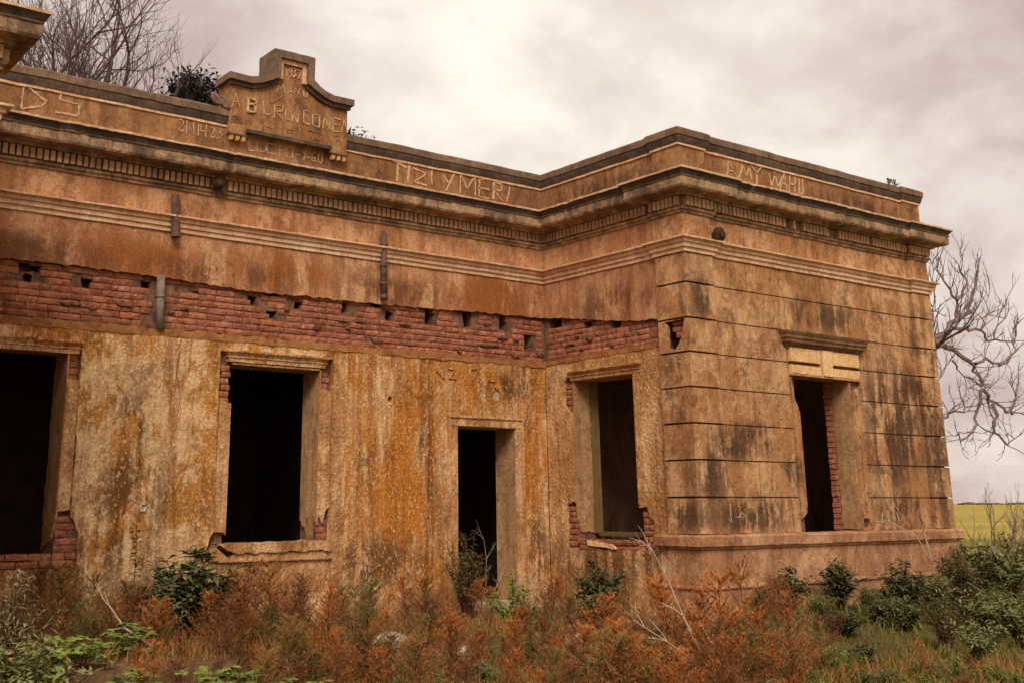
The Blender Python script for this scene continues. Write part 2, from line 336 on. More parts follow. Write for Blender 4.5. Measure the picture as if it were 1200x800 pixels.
def sheet(mb, mp, outer, holes=(), d0=0., thick=.05, step=None, relief=0., rs=3., mi=0):
    """a slab of plaster (or wall) with real edges: front at d0 (wavy by relief), back at d0+thick"""
    loops = [outer]+list(holes); V = []; E = []
    for lp in loops:
        o = len(V); V += [Vector(p) for p in lp]; E += [(o+i, o+(i+1) % len(lp)) for i in range(len(lp))]
    if step:
        a = np.array(outer); lo = a.min(0); hi = a.max(0)
        g = np.stack(np.meshgrid(np.arange(lo[0]+step/2, hi[0], step), np.arange(lo[1]+step/2, hi[1], step)), -1).reshape(-1, 2)
        g = g+RNG.uniform(-.3, .3, g.shape)*step; g = g[inside(g, loops)]
        lp = np.array([p for l in loops for p in l])
        if len(g):
            keep = np.ones(len(g), bool)
            for q in lp: keep &= ((g-q)**2).sum(1) > (step*.45)**2
            V += [Vector(p) for p in g[keep]]
    r = delaunay_2d_cdt(V, E, [], 0, 1e-6)
    P = np.array([(p.x, p.y) for p in r[0]]); T = np.array([t for t in r[2]])
    T = T[inside(P[T].mean(1), loops)]
    ds = [d0+(relief*noise.fractal(Vector((x*rs, y*rs, d0*7+1.7)), 1., 2., 4) if relief else 0) for x, y in P]
    n = len(P); vs = [mp(x, y, d) for (x, y), d in zip(P, ds)]; fs = [tuple(int(i) for i in t) for t in T]
    cnt = {}
    for t in fs:
        for i in range(3):
            e = (t[i], t[(i+1) % 3]); cnt[e] = cnt.get(e, 0)+1
    bd = [e for e in cnt if (e[1], e[0]) not in cnt]; idx = {}
    for e in bd:
        for i in e:
            if i not in idx: idx[i] = len(vs); vs.append(mp(P[i][0], P[i][1], d0+thick))
    fs += [(a, idx[a], idx[b], b) for a, b in bd]
    mb.add(vs, fs, mi)
def offset_path(path, p):
    out = []; n = len(path)
    for i in range(n):
        ns = []
        for a, b in ((i-1, i), (i, i+1)):
            if a < 0 or b >= n: continue
            dx, dy = path[b][0]-path[a][0], path[b][1]-path[a][1]; L = math.hypot(dx, dy); ns.append((dy/L, -dx/L))
        if len(ns) == 1: o = ns[0]
        else:
            k = 1+ns[0][0]*ns[1][0]+ns[0][1]*ns[1][1]; o = ((ns[0][0]+ns[1][0])/k, (ns[0][1]+ns[1][1])/k)
        out.append((path[i][0]+o[0]*p, path[i][1]+o[1]*p))
    return out
def sweep(mb, path, prof, jit=.003, step=.14, mis=None, caps=True, notch=0.):
    offs = [offset_path(path, p) for p, z in prof]; rows = []
    for i in range(len(path)-1):
        L = math.dist(path[i], path[i+1]); n = max(1, int(L/step))
        for k in range(n+(i == len(path)-2)):
            t = k/n; w = noise.noise(Vector((path[i][0]+(path[i+1][0]-path[i][0])*t, path[i][1]+(path[i+1][1]-path[i][1])*t, .5))*2.3)*jit*1.5
            nv = max(0, noise.noise(Vector((path[i][0]+(path[i+1][0]-path[i][0])*t, path[i][1]+(path[i+1][1]-path[i][1])*t, 9.5))*4.1)-.3)*notch
            if nv and 0 < k < n:
                ux, uy = (path[i+1][0]-path[i][0])/L, (path[i+1][1]-path[i][1])/L
                rows.append([(o[i][0]+(o[i+1][0]-o[i][0])*t-uy*min(nv, p*.4)*(p > .2), o[i][1]+(o[i+1][1]-o[i][1])*t+ux*min(nv, p*.4)*(p > .2), z+w) for o, (p, z) in zip(offs, prof)]); continue
            rows.append([(o[i][0]+(o[i+1][0]-o[i][0])*t + random.gauss(0, jit*.4), o[i][1]+(o[i+1][1]-o[i][1])*t + random.gauss(0, jit*.4), z+w+random.gauss(0, jit*.5)) for o, (p, z) in zip(offs, prof)])
    m = len(prof); vs = [p for r in rows for p in r]; o0 = len(mb.v); mb.v.extend(vs)
    for i in range(len(rows)-1):
        for j in range(m-1):
            mb.f.append((o0+i*m+j, o0+(i+1)*m+j, o0+(i+1)*m+j+1, o0+i*m+j+1)); mb.mi.append(mis[j] if mis else 0)
    if caps:
        mb.f.append(tuple(o0+j for j in range(m))); mb.mi.append(0)
        mb.f.append(tuple(o0+(len(rows)-1)*m+j for j in range(m))[::-1]); mb.mi.append(0)

# ------------------------------------------------------------------ ground and terrain
def gz(x, y):
    """the soil is banked up against the foot of the wing"""
    t = min(max((y-8.2)/1.4, 0), 1); k = min(max((x-10.9)/.6, 0), 1)*min(max((22-x)/4, 0), 1)*min(max((16-y)/3, 0), 1)
    return .34*t*t*(3-2*t)*k
def ground_mesh():
    xs = np.concatenate([[-3000, -800, -200, -60], np.arange(-20, 6, 1.), np.arange(6, 24, .4), np.arange(24, 60, 1.), [80, 140, 300, 800, 3000]])
    ys = np.concatenate([[-400, -60], np.arange(-6, 5, 1.), np.arange(5, 18, .4), np.arange(18, 60, 1.), [80, 140, 300, 800, 3000]])
    nx, ny = len(xs), len(ys); vs = []
    for y in ys:
        for x in xs:
            r = math.hypot(x, y); a = .05*max(0, 1-r/60)
            vs.append((x, y, -.03+gz(x, y)+a*noise.noise(Vector((x*.5, y*.5, 0)))))
    fs = [(j*nx+i, j*nx+i+1, (j+1)*nx+i+1, (j+1)*nx+i) for j in range(ny-1) for i in range(nx-1)]
    me = bpy.data.meshes.new('ground'); me.from_pydata(vs, [], fs); me.materials.append(MATS['ground_cover'])
    me.polygons.foreach_set('use_smooth', [True]*len(fs)); return tag(link('ground', me), kind='structure')
ground_mesh()
YA, XB, YC, PX, PY, XR, XL = 13.0, 11.34, 10.14, 11.29, 10.09, 17.07, 2.34
mA = lambda u, v, d: (u, YA+d, v)
mB = lambda u, v, d: (XB+d, u, v)
mC = lambda u, v, d: (u, YC+d, v)
mPB = lambda u, v, d: (PX+d, u, v)
mPC = lambda u, v, d: (u, PY+d, v)
mL = lambda u, v, d: (XL-d, u, v)

# ------------------------------------------------------------------ the ruined house
house = link('ruined_house', None); house.location = (9, 13, 0)
tag(house, 'abandoned one storey masonry house with peeling ochre plaster, carved parapet and empty windows', 'house')
PATH = [(-3.3, 20), (-3.3, 10.09), (-2.7, 10.09), (-2.7, YC), (1.8, YC), (1.8, 10.09), (2.39, 10.09), (2.39, 10.62), (XL, 10.62), (XL, YA), (XB, YA),
        (XB, 10.62), (PX, 10.62), (PX, PY), (11.86, PY), (11.86, YC), (16.56, YC), (16.56, PY), (XR, PY), (XR, 20)]

# cornice, dentils, mouldings, parapet run round all the walls
b = MB(); sweep(b, PATH, [(-.02, 5.44), (.025, 5.445), (.025, 5.475), (.05, 5.485), (.055, 5.515), (.02, 5.525), (.02, 5.66), (.105, 5.665), (.11, 5.70), (.26, 5.715), (.275, 5.742), (.27, 5.85), (.285, 5.857), (.285, 5.875), (.27, 5.88), (.295, 5.915), (.33, 5.945), (.335, 5.972), (.0, 6.02), (-.2, 6.02), (-.2, 5.44)],
      jit=.004, step=.06, mis=[0]*12+[1]*4+[2]+[0]*4, notch=.09); b.build('cornice', ['cornice_stone', 'cyma_stone', 'moulding_plaster'], house)  # paler top edge of the cyma: its lit edge put into the colour
b = MB()
for i in range(4, len(PATH)-2):
    p, q = offset_path(PATH, .02)[i:i+2]; L = math.dist(p, q)
    if L < .2: continue
    dx, dy = (q[0]-p[0])/L, (q[1]-p[1])/L; nx, ny = dy, -dx; n = int(L/.078); o = (L-n*.078)/2
    for k in range(n):
        if noise.noise(Vector(((p[0]+dx*k*.078)*2.1, (p[1]+dy*k*.078)*2.1, 4.)))+random.uniform(-.15, .15) > .52: continue
        a = o+k*.078+.012; w = .052+random.uniform(-.004, .004); t = .065+random.uniform(-.008, .004); z0 = 5.532+random.uniform(-.003, .006)
        vs = [(p[0]+dx*s+nx*d, p[1]+dy*s+ny*d, z) for s in (a, a+w) for d in (-.01, t) for z in (z0, 5.655)]
        b.add(vs, [(0,1,3,2),(4,6,7,5),(0,4,5,1),(2,3,7,6),(0,2,6,4),(1,5,7,3)])
b.build('dentils', 'dentil_stone', house, kind='stuff')
b = MB(); sweep(b, PATH, [(-.03, 4.901), (.024, 4.906), (.024, 4.960), (.05, 4.966), (.05, 5.020), (.076, 5.026), (.076, 5.06), (.085, 5.066), (.125, 5.078), (.127, 5.10), (0, 5.13), (-.03, 5.13)], jit=.002); b.build('string_moulding', 'moulding_plaster', house)
b = MB(); sweep(b, PATH, [(-.02, 5.98), (-.02, 6.405)], jit=.003); b.build('parapet', 'parapet_plaster', house)
b = MB(); sweep(b, PATH, [(-.05, 6.40), (.0, 6.402), (.0, 6.435), (.012, 6.44), (.03, 6.50), (.033, 6.535), (.048, 6.54), (.05, 6.625), (.03, 6.645), (-.26, 6.655), (-.26, 5.95)], jit=.004, mis=[2, 2, 1, 1, 1]+[0]*5); b.build('coping', ['coping_stone', 'cyma_stone', 'moulding_plaster'], house)

# masonry behind the plaster: openings and empty beam sockets are real holes
VOID_A = [[3.5, 3.81, 4.2, 4.33], [3.56, 3.71, 4.07, 4.21], [4.23, 4.4, 4.09, 4.24], [4.94, 5.13, 4.14, 4.28], [5.63, 5.76, 4.15, 4.23], [6.38, 6.53, 4.11, 4.23], [6.61, 6.86, 4.22, 4.33], [6.66, 6.82, 3.97, 4.09], [7.04, 7.23, 4.13, 4.24], [7.76, 7.9, 4.13, 4.31], [8.22, 8.45, 4.26, 4.37], [8.47, 8.64, 4.11, 4.24], [9.14, 9.33, 4.11, 4.37], [9.81, 10.01, 4.12, 4.37], [10.5, 10.68, 4.12, 4.37], [10.95, 11.16, 3.88, 4.13], [5.14, 5.25, 3.68, 4.34]]
VOID_B = [[12.66, 12.97, 4.2, 4.37], [11.42, 11.6, 4.05, 4.19], [12.02, 12.2, 4.12, 4.25]]
VOID_A = [[a+.06*(c-a), c-.06*(c-a), e+.05*(g_-e), g_-.03*(g_-e)] for a, c, e, g_ in VOID_A[:-1]]+VOID_A[-1:]
OPEN_A = [rect(2.93, 4.163, 1.12, 3.37), rect(6.18, 7.467, 1.12, 3.37), rect(9.65, 10.73, .2, 2.73)]
OPEN_B = [rect(11.145, 12.412, 1.17, 3.40)]
b = MB()
sheet(b, mA, rect(2.2, 11.388, -.1, 5.6), OPEN_A+[poly([(u0+random.uniform(0, .03), v0+random.uniform(-.02, .02)), (u1-random.uniform(0, .04), v0+random.uniform(-.015, .03)), (u1-random.uniform(-.01, .03), v1-random.uniform(-.01, .03)), (u0+random.uniform(-.01, .03), v1-random.uniform(-.01, .025))], .014, .035) for u0, u1, v0, v1 in VOID_A[:-1]], .066, .203)
sheet(b, mA, rect(2.2, 11.388, -.1, 5.6), OPEN_A, .272, .178)
sheet(b, mB, rect(10.56, 13.44, -.1, 5.6), OPEN_B+[poly([(u0+random.uniform(0, .03), v0+random.uniform(-.02, .02)), (u1-random.uniform(0, .04), v0+random.uniform(-.015, .03)), (u1-random.uniform(-.01, .03), v1-random.uniform(-.01, .03)), (u0+random.uniform(-.01, .03), v1-random.uniform(-.01, .025))], .014, .035) for u0, u1, v0, v1 in VOID_B], .06, .21)
sheet(b, mB, rect(10.56, 13.44, -.1, 5.6), OPEN_B, .272, .178)
sheet(b, mC, rect(11.84, 16.60, -.1, 5.6), [rect(13.50, 14.772, 1.24, 3.42)], .036, .30)
b.box(11.35, 11.835, 10.145, 10.555, -.1, 3.60); b.box(11.35, 11.835, 10.145, 10.555, 4.02, 5.6); b.box(11.60, 11.835, 10.145, 10.555, 3.602, 4.018); b.box(16.605, 17.03, 10.145, 10.6, -.1, 5.6)
b.build('masonry_wall', 'mortar', house)
b = MB()
b.box(-3.3, 17.03, 13.46, 20, 5.6, 5.9); b.box(11.84, 17.03, 10.56, 11.2, 5.6, 5.9); b.box(11.84, 13.6, 11.2, 13.455, 5.6, 5.9); b.box(15.6, 17.03, 11.2, 13.455, 5.6, 5.9); b.box(13.6, 15.6, 11.9, 13.455, 5.6, 5.9); b.box(-3.26, 2.19, 10.2, 13.455, 5.6, 5.9); b.build('roof', 'roof_felt', house)  # gap over the wing room is made up, to let sky light in
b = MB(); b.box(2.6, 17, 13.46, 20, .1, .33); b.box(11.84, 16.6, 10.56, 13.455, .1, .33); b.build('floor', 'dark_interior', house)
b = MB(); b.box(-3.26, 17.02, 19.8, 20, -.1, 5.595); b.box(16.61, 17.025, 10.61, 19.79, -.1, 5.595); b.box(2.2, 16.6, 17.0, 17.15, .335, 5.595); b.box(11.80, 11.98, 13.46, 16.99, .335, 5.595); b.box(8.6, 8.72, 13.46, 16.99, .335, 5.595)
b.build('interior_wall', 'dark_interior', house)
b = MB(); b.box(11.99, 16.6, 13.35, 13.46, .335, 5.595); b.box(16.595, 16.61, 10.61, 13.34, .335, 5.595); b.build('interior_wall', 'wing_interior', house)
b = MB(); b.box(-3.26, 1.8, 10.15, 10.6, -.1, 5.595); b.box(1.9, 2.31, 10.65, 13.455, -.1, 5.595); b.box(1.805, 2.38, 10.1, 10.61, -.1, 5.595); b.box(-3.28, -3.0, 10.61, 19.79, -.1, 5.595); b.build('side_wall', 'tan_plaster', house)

# upper plaster (its ragged lower lip overhangs the bare brick)
b = MB()
low = [(XL, 4.33), (4.3, 4.345), (5.2, 4.33), (6.4, 4.285), (7.7, 4.30), (9.1, 4.325), (10.1, 4.36), (XB, 4.385)]
pts = []
for p, q in zip(low, low[1:]): pts += seg(p, q, .012, .035)
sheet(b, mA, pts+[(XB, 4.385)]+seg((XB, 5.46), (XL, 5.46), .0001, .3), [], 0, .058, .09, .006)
pts = []
lb = [(13.0, 4.385), (12.3, 4.29), (11.84, 4.21), (11.1, 4.10), (10.62, 4.06)]
for p, q in zip(lb, lb[1:]): pts += seg(p, q, .012, .03)
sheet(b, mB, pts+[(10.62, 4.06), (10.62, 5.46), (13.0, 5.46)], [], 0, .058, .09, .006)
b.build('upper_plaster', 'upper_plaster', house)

# lower plaster of the main wall, broken away round the windows
HOLE1 = poly([(2.75, 3.46), (2.75, .98), (4.42, .98, .012), (4.42, 1.33, .02), (4.31, 1.52, .015), (4.30, 3.0), (4.30, 3.46)])
HOLE2 = poly([(6.03, 3.50), (6.03, 2.88), (6.04, 1.34, .012), (5.95, 1.12, .015), (5.95, .99), (7.635, .99), (7.635, 3.50)])
HOLED = poly([(9.52, 2.85), (9.52, -.05), (10.85, -.05), (10.85, 2.85)])
CHIP = poly([(10.29, 3.15), (10.38, 3.10), (10.46, 3.13), (10.45, 3.24), (10.36, 3.29)], .012, .03)
ROUND = [(8.545+.035*math.cos(t), 3.035+.045*math.sin(t)) for t in np.linspace(0, 6.283, 9)[:-1]]
ROUND2 = [(5.1+.02*math.cos(t), 2.6+.03*math.sin(t)) for t in np.linspace(0, 6.283, 7)[:-1]]
b = MB()
sheet(b, mA, poly([(XL, -.1), (XB-.002, -.1), (XB-.002, 3.70, .0), (XL, 3.665)]), [HOLE1, HOLE2, HOLED, CHIP, ROUND], 0, .058, .045, .012, 2.2)
b.build('lower_plaster', 'ochre_plaster', house)
b = MB()
HOLEB = poly([(11.165, 3.42), (12.40, 3.42), (12.53, 3.46), (12.59, 3.38, .012), (12.60, 3.05, .012), (12.50, 2.94), (12.41, 2.96), (12.41, 1.66), (12.46, 1.69), (12.60, 1.64, .012), (12.64, 1.05, .015), (10.93, 1.06, .012), (10.90, 1.42, .01), (11.0, 1.5, .01), (11.03, 1.62, .01), (11.165, 1.62)])
sheet(b, mB, poly([(13.0, -.1), (10.62, -.1), (10.62, 3.735, .006), (13.0, 3.70)]), [HOLEB], 0, .058, .055, .012, 2.6)
b.build('return_plaster', 'tan_plaster', house)
b = MB(); sheet(b, mA, poly([(XL, 3.60, .01), (XB, 3.635), (XB, 3.725, .012), (XL, 3.69)]), [], -.012, .06, .08, .008, 5)
sheet(b, mB, poly([(13, 3.665, .006), (10.62, 3.70), (10.62, 3.76, .008), (13, 3.735)]), [], -.010, .06, .08, .008, 5); b.build('mortar_ledge', 'ledge_mortar', house)
b = MB(); sheet(b, mA, poly([(7.645, .65, .02), (7.84, .62, .016), (7.86, 3.59, .01), (7.645, 3.57, .012)], step=.06), [], -.012, .05, .06, .012); sheet(b, mA, poly([(6.15, .62, .02), (7.55, .6), (7.64, .97), (6.1, .97)], step=.06), [], -.012, .05, .06, .012)
b.build('plaster_patch', 'tan_plaster', house)
b = MB(); sheet(b, mA, poly([(8.6, .1), (9.42, .1), (9.42, .56, .01), (8.6, .60, .01)]), [], -.07, .09, .06, .01); b.build('plinth', 'tan_plaster', house)
b = MB(); sheet(b, mA, poly([(10.25, 3.05), (10.5, 3.05), (10.5, 3.32), (10.25, 3.32)]), [], .03, .02, .05, .01); b.build('exposed_render', 'concrete', house)

# ---- windows and the doorway of the main wall
def jamb(mb, x0, side, depth, poly_dv, thick=.02):
    mp = lambda u, v, d: (x0+side*d, YA+u, v)
    sheet(mb, mp, poly_dv, [], 0, thick, .12, .006, 4)
w = link('window_opening', None, house); w.location = (3.5-9, 0, 1.1)
b = MB(); jamb(b, 4.143, 1, .45, poly([(0, 1.55, .02), (.1, 1.3, .03), (.44, 1.16, .015), (.44, 3.35), (0, 3.35)])); sheet(b, mA, rect(2.95, 4.143, 3.34, 3.365), [], 0, .44); b.build('reveal', 'reveal_plaster', w)
b = MB()
sheet(b, mA, poly([(4.145, 1.58, .012), (4.292, 1.60), (4.292, 3.03, .02), (4.145, 3.05)]), [], -.008, .06, .06, .006); b.mbox(mA, 4.15, 4.172, 1.62, 3.0, -.02, -.004); b.build('architrave', 'tan_plaster', w)
def pieces(name, mat, parent, *fns):
    for f in fns:
        b = MB(); f(b); b.build(name, mat, parent)
def hood(u0, u1, z, mp, parent, dirv=1):
    b = MB(); path = [(u0, .07), (u0, 0), (u1, 0), (u1, .07)]
    prof = [(-.03, z), (.015, z+.002), (.02, z+.05), (.035, z+.056), (.035, z+.07), (.02, z+.074), (.055, z+.115), (.065, z+.12), (.065, z+.145), (-.03, z+.155)]
    t = MB(); sweep(t, path, prof, jit=.003, step=.08)
    b.add([mp(x, zz, y) for x, y, zz in t.v], t.f); return b.build('hood_moulding', 'ochre_plaster' if mp is mA else 'tan_plaster', parent)
hood(2.7, 4.25, 3.325, mA, w)
w2 = link('window_opening', None, house); w2.location = (6.8-9, 0, 1.1)
b = MB(); jamb(b, 7.447, 1, .45, poly([(0, 1.40, .02), (.07, 1.50, .02), (.15, 1.22, .02), (.24, 1.20, .03), (.40, 1.45, .02), (.44, 1.45), (.44, 3.35), (0, 3.35)])); sheet(b, mA, rect(6.2, 7.447, 3.345, 3.367), [], 0, .44); b.build('reveal', 'reveal_plaster', w2)
b = MB()
sheet(b, mA, poly([(6.042, 1.33, .02), (6.198, 1.30), (6.198, 2.86, .015), (6.042, 2.90)]), [], -.004, .06, .06, .006)
sheet(b, mA, poly([(7.449, 1.52, .02), (7.53, 1.42, .015), (7.575, 1.58, .02), (7.628, 1.62), (7.628, 3.06, .02), (7.50, 3.12, .02), (7.449, 3.08)]), [], -.004, .06, .06, .006)
b.mbox(mA, 7.455, 7.475, 1.6, 3.05, -.02, 0); b.mbox(mA, 7.56, 7.575, 1.66, 3.03, -.018, 0); b.mbox(mA, 6.16, 6.172, 1.4, 2.85, -.014, 0); b.build('architrave', 'tan_plaster', w2)
hood(6.15, 7.50, 3.375, mA, w2)
b = MB(); sheet(b, mA, poly([(6.06, 1.20, .008), (6.30, 1.09, .015), (7.65, 1.095, .006), (7.65, 1.222, .006)]), [], -.06, .16, .08, .008, 5)
sheet(b, mA, poly([(6.2, 1.0, .004), (7.665, .995), (7.665, 1.088, .004), (6.32, 1.086, .01)]), [], -.03, .09, .08, .006, 5); b.mbox(mA, 6.1, 7.66, .985, 1.002, -.055, .05, .002)
sheet(b, mA, poly([(6.0, 1.0, .01), (6.25, 1.0, .012), (6.05, 1.19, .012), (5.97, 1.1)]), [], -.035, .08, .05, .02, 9); b.build('window_sill', 'tan_plaster', w2)
b = MB(); b.box(6.2, 7.46, 13.0, 13.44, 1.13, 1.195, .004); b.build('sill_bed', 'mortar', w2)
dr = link('doorway', None, house); dr.location = (10.2-9, 0, .3)
b = MB(); jamb(b, 10.712, 1, .45, poly([(0, .1), (.44, .1), (.44, 2.71), (0, 2.71)])); sheet(b, mA, rect(9.67, 10.712, 2.708, 2.73), [], 0, .44); b.build('reveal', 'reveal_plaster', dr)
b = MB(); L = poly([(9.50, -.05), (9.668, -.05), (9.668, 2.71), (10.714, 2.71), (10.714, -.05), (10.868, -.05), (10.868, 2.86, .004), (9.50, 2.86)])
sheet(b, mA, L, [], -.022, .075, .07, .005)
b.mbox(mA, 9.505, 9.535, .1, 2.83, -.04, -.02, .002); b.mbox(mA, 10.835, 10.865, .1, 2.83, -.04, -.02, .002); b.mbox(mA, 9.50, 10.87, 2.832, 2.865, -.045, -.018, .003); b.mbox(mA, 9.56, 10.80, 2.72, 2.745, -.035, -.02, .002); b.mbox(mA, 9.61, 9.63, .1, 2.715, -.034, -.02, .002); b.mbox(mA, 10.735, 10.752, .1, 2.715, -.036, -.02, .002)
b.build('door_frame', 'tan_plaster', dr)
b = MB(); b.box(9.66, 10.72, 12.9, 13.45, .1, .335, .006); b.build('threshold', 'concrete', dr)

# ---- window of the return wall
w3 = link('window_opening', None, house); w3.location = (XB-9, 11.8-13, 1.1)
b = MB(); mp = lambda u, v, d: (XB+u, 12.392+d, v)
sheet(b, mp, poly([(0, 1.55, .015), (.06, 1.28, .02), (.32, 1.26, .01), (.32, 3.385), (0, 3.385)]), [], 0, .02, .1, .005, 4); sheet(b, mB, rect(11.165, 12.39, 3.385, 3.405), [], 0, .44)
sheet(b, lambda u, v, d: (XB+u, 11.163-d, v), rect(0, .44, 1.62, 3.385), [], 0, .018); b.build('reveal', 'reveal_plaster', w3)
b = MB(); b.box(XB+.325, XB+.40, 12.31, 12.405, 1.25, 3.38, .003); b.box(XB+.335, XB+.37, 12.27, 12.309, 1.27, 3.37, .003); b.box(XB+.32, XB+.41, 11.15, 12.30, 1.215, 1.275, .006); b.build('window_frame', 'old_wood', w3)
b = MB(); sheet(b, mB, poly([(11.03, 1.62, .01), (11.163, 1.60), (11.163, 3.385), (11.03, 3.385, .006)]), [], -.012, .06, .05, .012); b.mbox(mB, 11.13, 11.163, 1.64, 3.38, -.03, -.01, .003); b.build('architrave', 'tan_plaster', w3)
hood(11.08, 12.42, 3.39, lambda u, v, d: mB(u, v, d), w3)
b = MB(); sheet(b, mB, poly([(12.18, 1.10, .004), (11.75, 1.07, .01), (11.62, 1.06, .01), (11.72, 1.125, .01), (12.18, 1.16)]), [], -.03, .09, .05, .006); b.build('sill_fragment', 'clean_plaster', w3)

# ---- rusticated front of the projecting wing: every scored block is a piece of its own
JO = [4.497, 4.023, 3.579, 3.125, 2.661, 2.199, 1.733, 1.275]
rows = [(4.905, JO[0])]+list(zip(JO, JO[1:])); blocks = []
def block(u0, u1, v0, v1, lip=0.):
    b = MB(); g = .008; sheet(b, mC, poly([(u0+g, v0+g), (u1-g, v0+g), (u1-g, v1-g), (u0+g, v1-g)], .0018, .09), [], random.uniform(-.004, .004), .035, .12, .005, 3); blocks.append(b)
for r, (v1, v0) in enumerate(rows):
    js = [11.862, 12.58, 14.145, 15.67, 16.558] if r % 2 == 0 else [11.862, 13.385, 14.93, 15.95, 16.558]
    for u0, u1 in zip(js, js[1:]):
        if v0 < 3.9 and u1 > 13.38 and u0 < 14.99:
            if u0 < 13.33: block(u0, 13.38, v0, v1)
            if u1 > 15.05: block(14.992, u1, v0, v1)
        else: block(u0, u1, v0, v1)
for u0, u1 in zip([11.862, 12.6, 14.15, 15.67], [12.6, 14.15, 15.67, 16.558]): block(u0, u1, 5.125, 5.45)
for bb in blocks: bb.build('render_block', 'ashlar_plaster', house)
def quoin(v0, v1, x0, x1, corner=True, brk=False, g=.013):
    b = MB(); kw = dict(step=.1, relief=.004)
    sheet(b, mPC, poly([(x0, v0+g), (x1, v0+g), (x1, v1-g), (x0, v1-g)], .003, .08), [], 0, .054, **kw)
    if corner:
        hole = [poly([(10.52, 4.003), (10.46, 3.92), (10.46, 3.66), (10.35, 3.61), (10.25, 3.72), (10.17, 3.93), (10.15, 4.004)], .01, .04)] if brk else []
        sheet(b, mPB, poly([(PY+.001, v0+g), (10.62, v0+g), (10.62, v1-g), (PY+.001, v1-g)], .003, .08), hole, 0, .054, **kw)
    o = b.build('quoin_block', 'ashlar_plaster', house)
    if v0 < 4.6:
        b = MB(); b.box(x0-(.007 if corner else .003), x1-.002, PY-.007, 10.625 if corner else 10.5, v0+g-.003, v0+g+.012, .002); b.build('drip_lip', 'ashlar_plaster', o)
    return o
for (v1, v0) in rows+[(5.455, 5.12)]:
    quoin(v0, v1, PX, 11.86, True, abs(v1-4.023) < .01); quoin(v0, v1, 16.56, XR, False)
b = MB(); sweep(b, [(11.36, 10.72), (PX, 10.72), (PX, PY), (XR, PY), (XR, 20)], [(.05, -.1), (.05, .61), (.075, .625), (.07, .65), (.025, .665), (.022, 1.09), (.05, 1.10), (.055, 1.12), (.085, 1.135), (.09, 1.245), (.07, 1.268), (-.05, 1.28)], jit=.004, step=.1)
b.build('base_course', 'base_plaster', house)
# the wing's window: bracketed hood, panelled frieze with a keystone, broken jambs
w4 = link('window_opening', None, house); w4.location = (14.1-9, YC-13, 1.3)
t = MB(); sweep(t, [(13.34, .1), (13.34, 0), (15.0, 0), (15.0, .1)], [(-.05, 3.785), (.03, 3.79), (.035, 3.815), (.055, 3.82), (.06, 3.845), (.10, 3.855), (.105, 3.905), (.12, 3.91), (.12, 3.94), (.115, 3.945), (.13, 3.97), (.14, 3.995), (.14, 4.01), (-.05, 4.03)], jit=.002, step=.1)
b = MB(); b.add([mC(x, zz, y) for x, y, zz in t.v], t.f); b.build('window_hood', 'hood_stone', w4)
b = MB()
for u0, u1 in ((13.39, 14.065), (14.36, 14.985)):
    sheet(b, mC, poly([(u0, 3.435, .005), (u1, 3.43), (u1, 3.552), (u0, 3.552)]), [], -.035, .06, .08, .003); sheet(b, mC, rect(u0, u1, 3.602, 3.79), [], -.04, .06, .08, .003)
b.build('frieze_panel', 'clean_plaster', w4)
b = MB(); sheet(b, mC, poly([(14.11, 3.43), (14.32, 3.43), (14.345, 3.795), (14.08, 3.795)]), [], -.05, .085, .1, .003); b.build('keystone', 'clean_plaster', w4)
b = MB(); b.mbox(mC, 13.37, 15.0, 3.40, 3.432, -.03, .3, .003); b.build('lintel', 'reveal_plaster', w4)
b = MB()
sheet(b, mC, poly([(13.385, 1.45, .01), (13.5, 1.52, .012), (13.515, 1.55), (13.515, 2.95, .01), (13.46, 3.05, .015), (13.40, 3.38, .01), (13.385, 3.38)]), [], -.012, .05, .07, .005)
sheet(b, mC, poly([(14.752, 1.285), (14.985, 1.285), (14.985, 3.33, .02), (14.90, 3.28, .015), (14.752, 3.22)]), [poly([(14.66+.1, 1.33), (14.78, 1.44), (14.92, 1.44), (14.95, 1.36), (14.87, 1.31)], .012, .03)], -.012, .05, .06, .006)
b.mbox(mC, 14.765, 14.79, 1.5, 3.2, -.03, -.01, .003); b.mbox(mC, 14.86, 14.885, 1.55, 3.2, -.028, -.01, .003); b.mbox(mC, 13.49, 13.512, 1.6, 2.9, -.028, -.01, .003); b.build('architrave', 'ashlar_plaster', w4)
b = MB(); sheet(b, lambda u, v, d: (14.75+d, YC+u, v), poly([(0, 1.29), (.32, 1.30, .01), (.32, 3.4), (0, 3.4)]), [], 0, .02, .1, .005); b.build('reveal', 'reveal_plaster', w4)
b = MB()
for k in range(27):
    z = 1.29+k*.078; b.box(14.735+random.uniform(-.006, .01), 14.78, YC+.335, YC+.335+random.choice((.11, .12)), z, z+.064, .004)
b.box(14.762, 14.79, YC+.335, YC+.45, 1.25, 3.4); b.build('brick_reveal', 'brick', w4, kind='stuff')

b = MB()
for wall, u0, u1, v0, v1, vo in ((mA, 3.2, 11.3, 3.72, 4.30, VOID_A), (mB, 10.66, 12.95, 3.76, 4.05, VOID_B)):
    for k in range(int((u1-u0)*3.5)):
        u, v = random.uniform(u0, u1), random.uniform(v0, v1)
        if any(V[0]-.08 < u < V[1]+.08 and V[2]-.08 < v < V[3]+.06 for V in vo): continue
        a, c = random.uniform(.04, .13), random.uniform(.012, .045); n = 9
        pts = [(u+a*math.cos(t)*random.uniform(.6, 1.2), v+c*math.sin(t)*random.uniform(.5, 1.3)) for t in np.linspace(0, 6.283, n+1)[:-1]]
        b.add([wall(x, y, .026+random.uniform(-.008, .006)) for x, y in pts]+[wall(u, v, .012)]+[wall(x, y, .06) for x, y in pts], [(i, (i+1) % n, n) for i in range(n)]+[(i, n+1+i, n+1+(i+1) % n, (i+1) % n) for i in range(n)])
b.build('mortar_smears', 'mortar', house, kind='stuff')
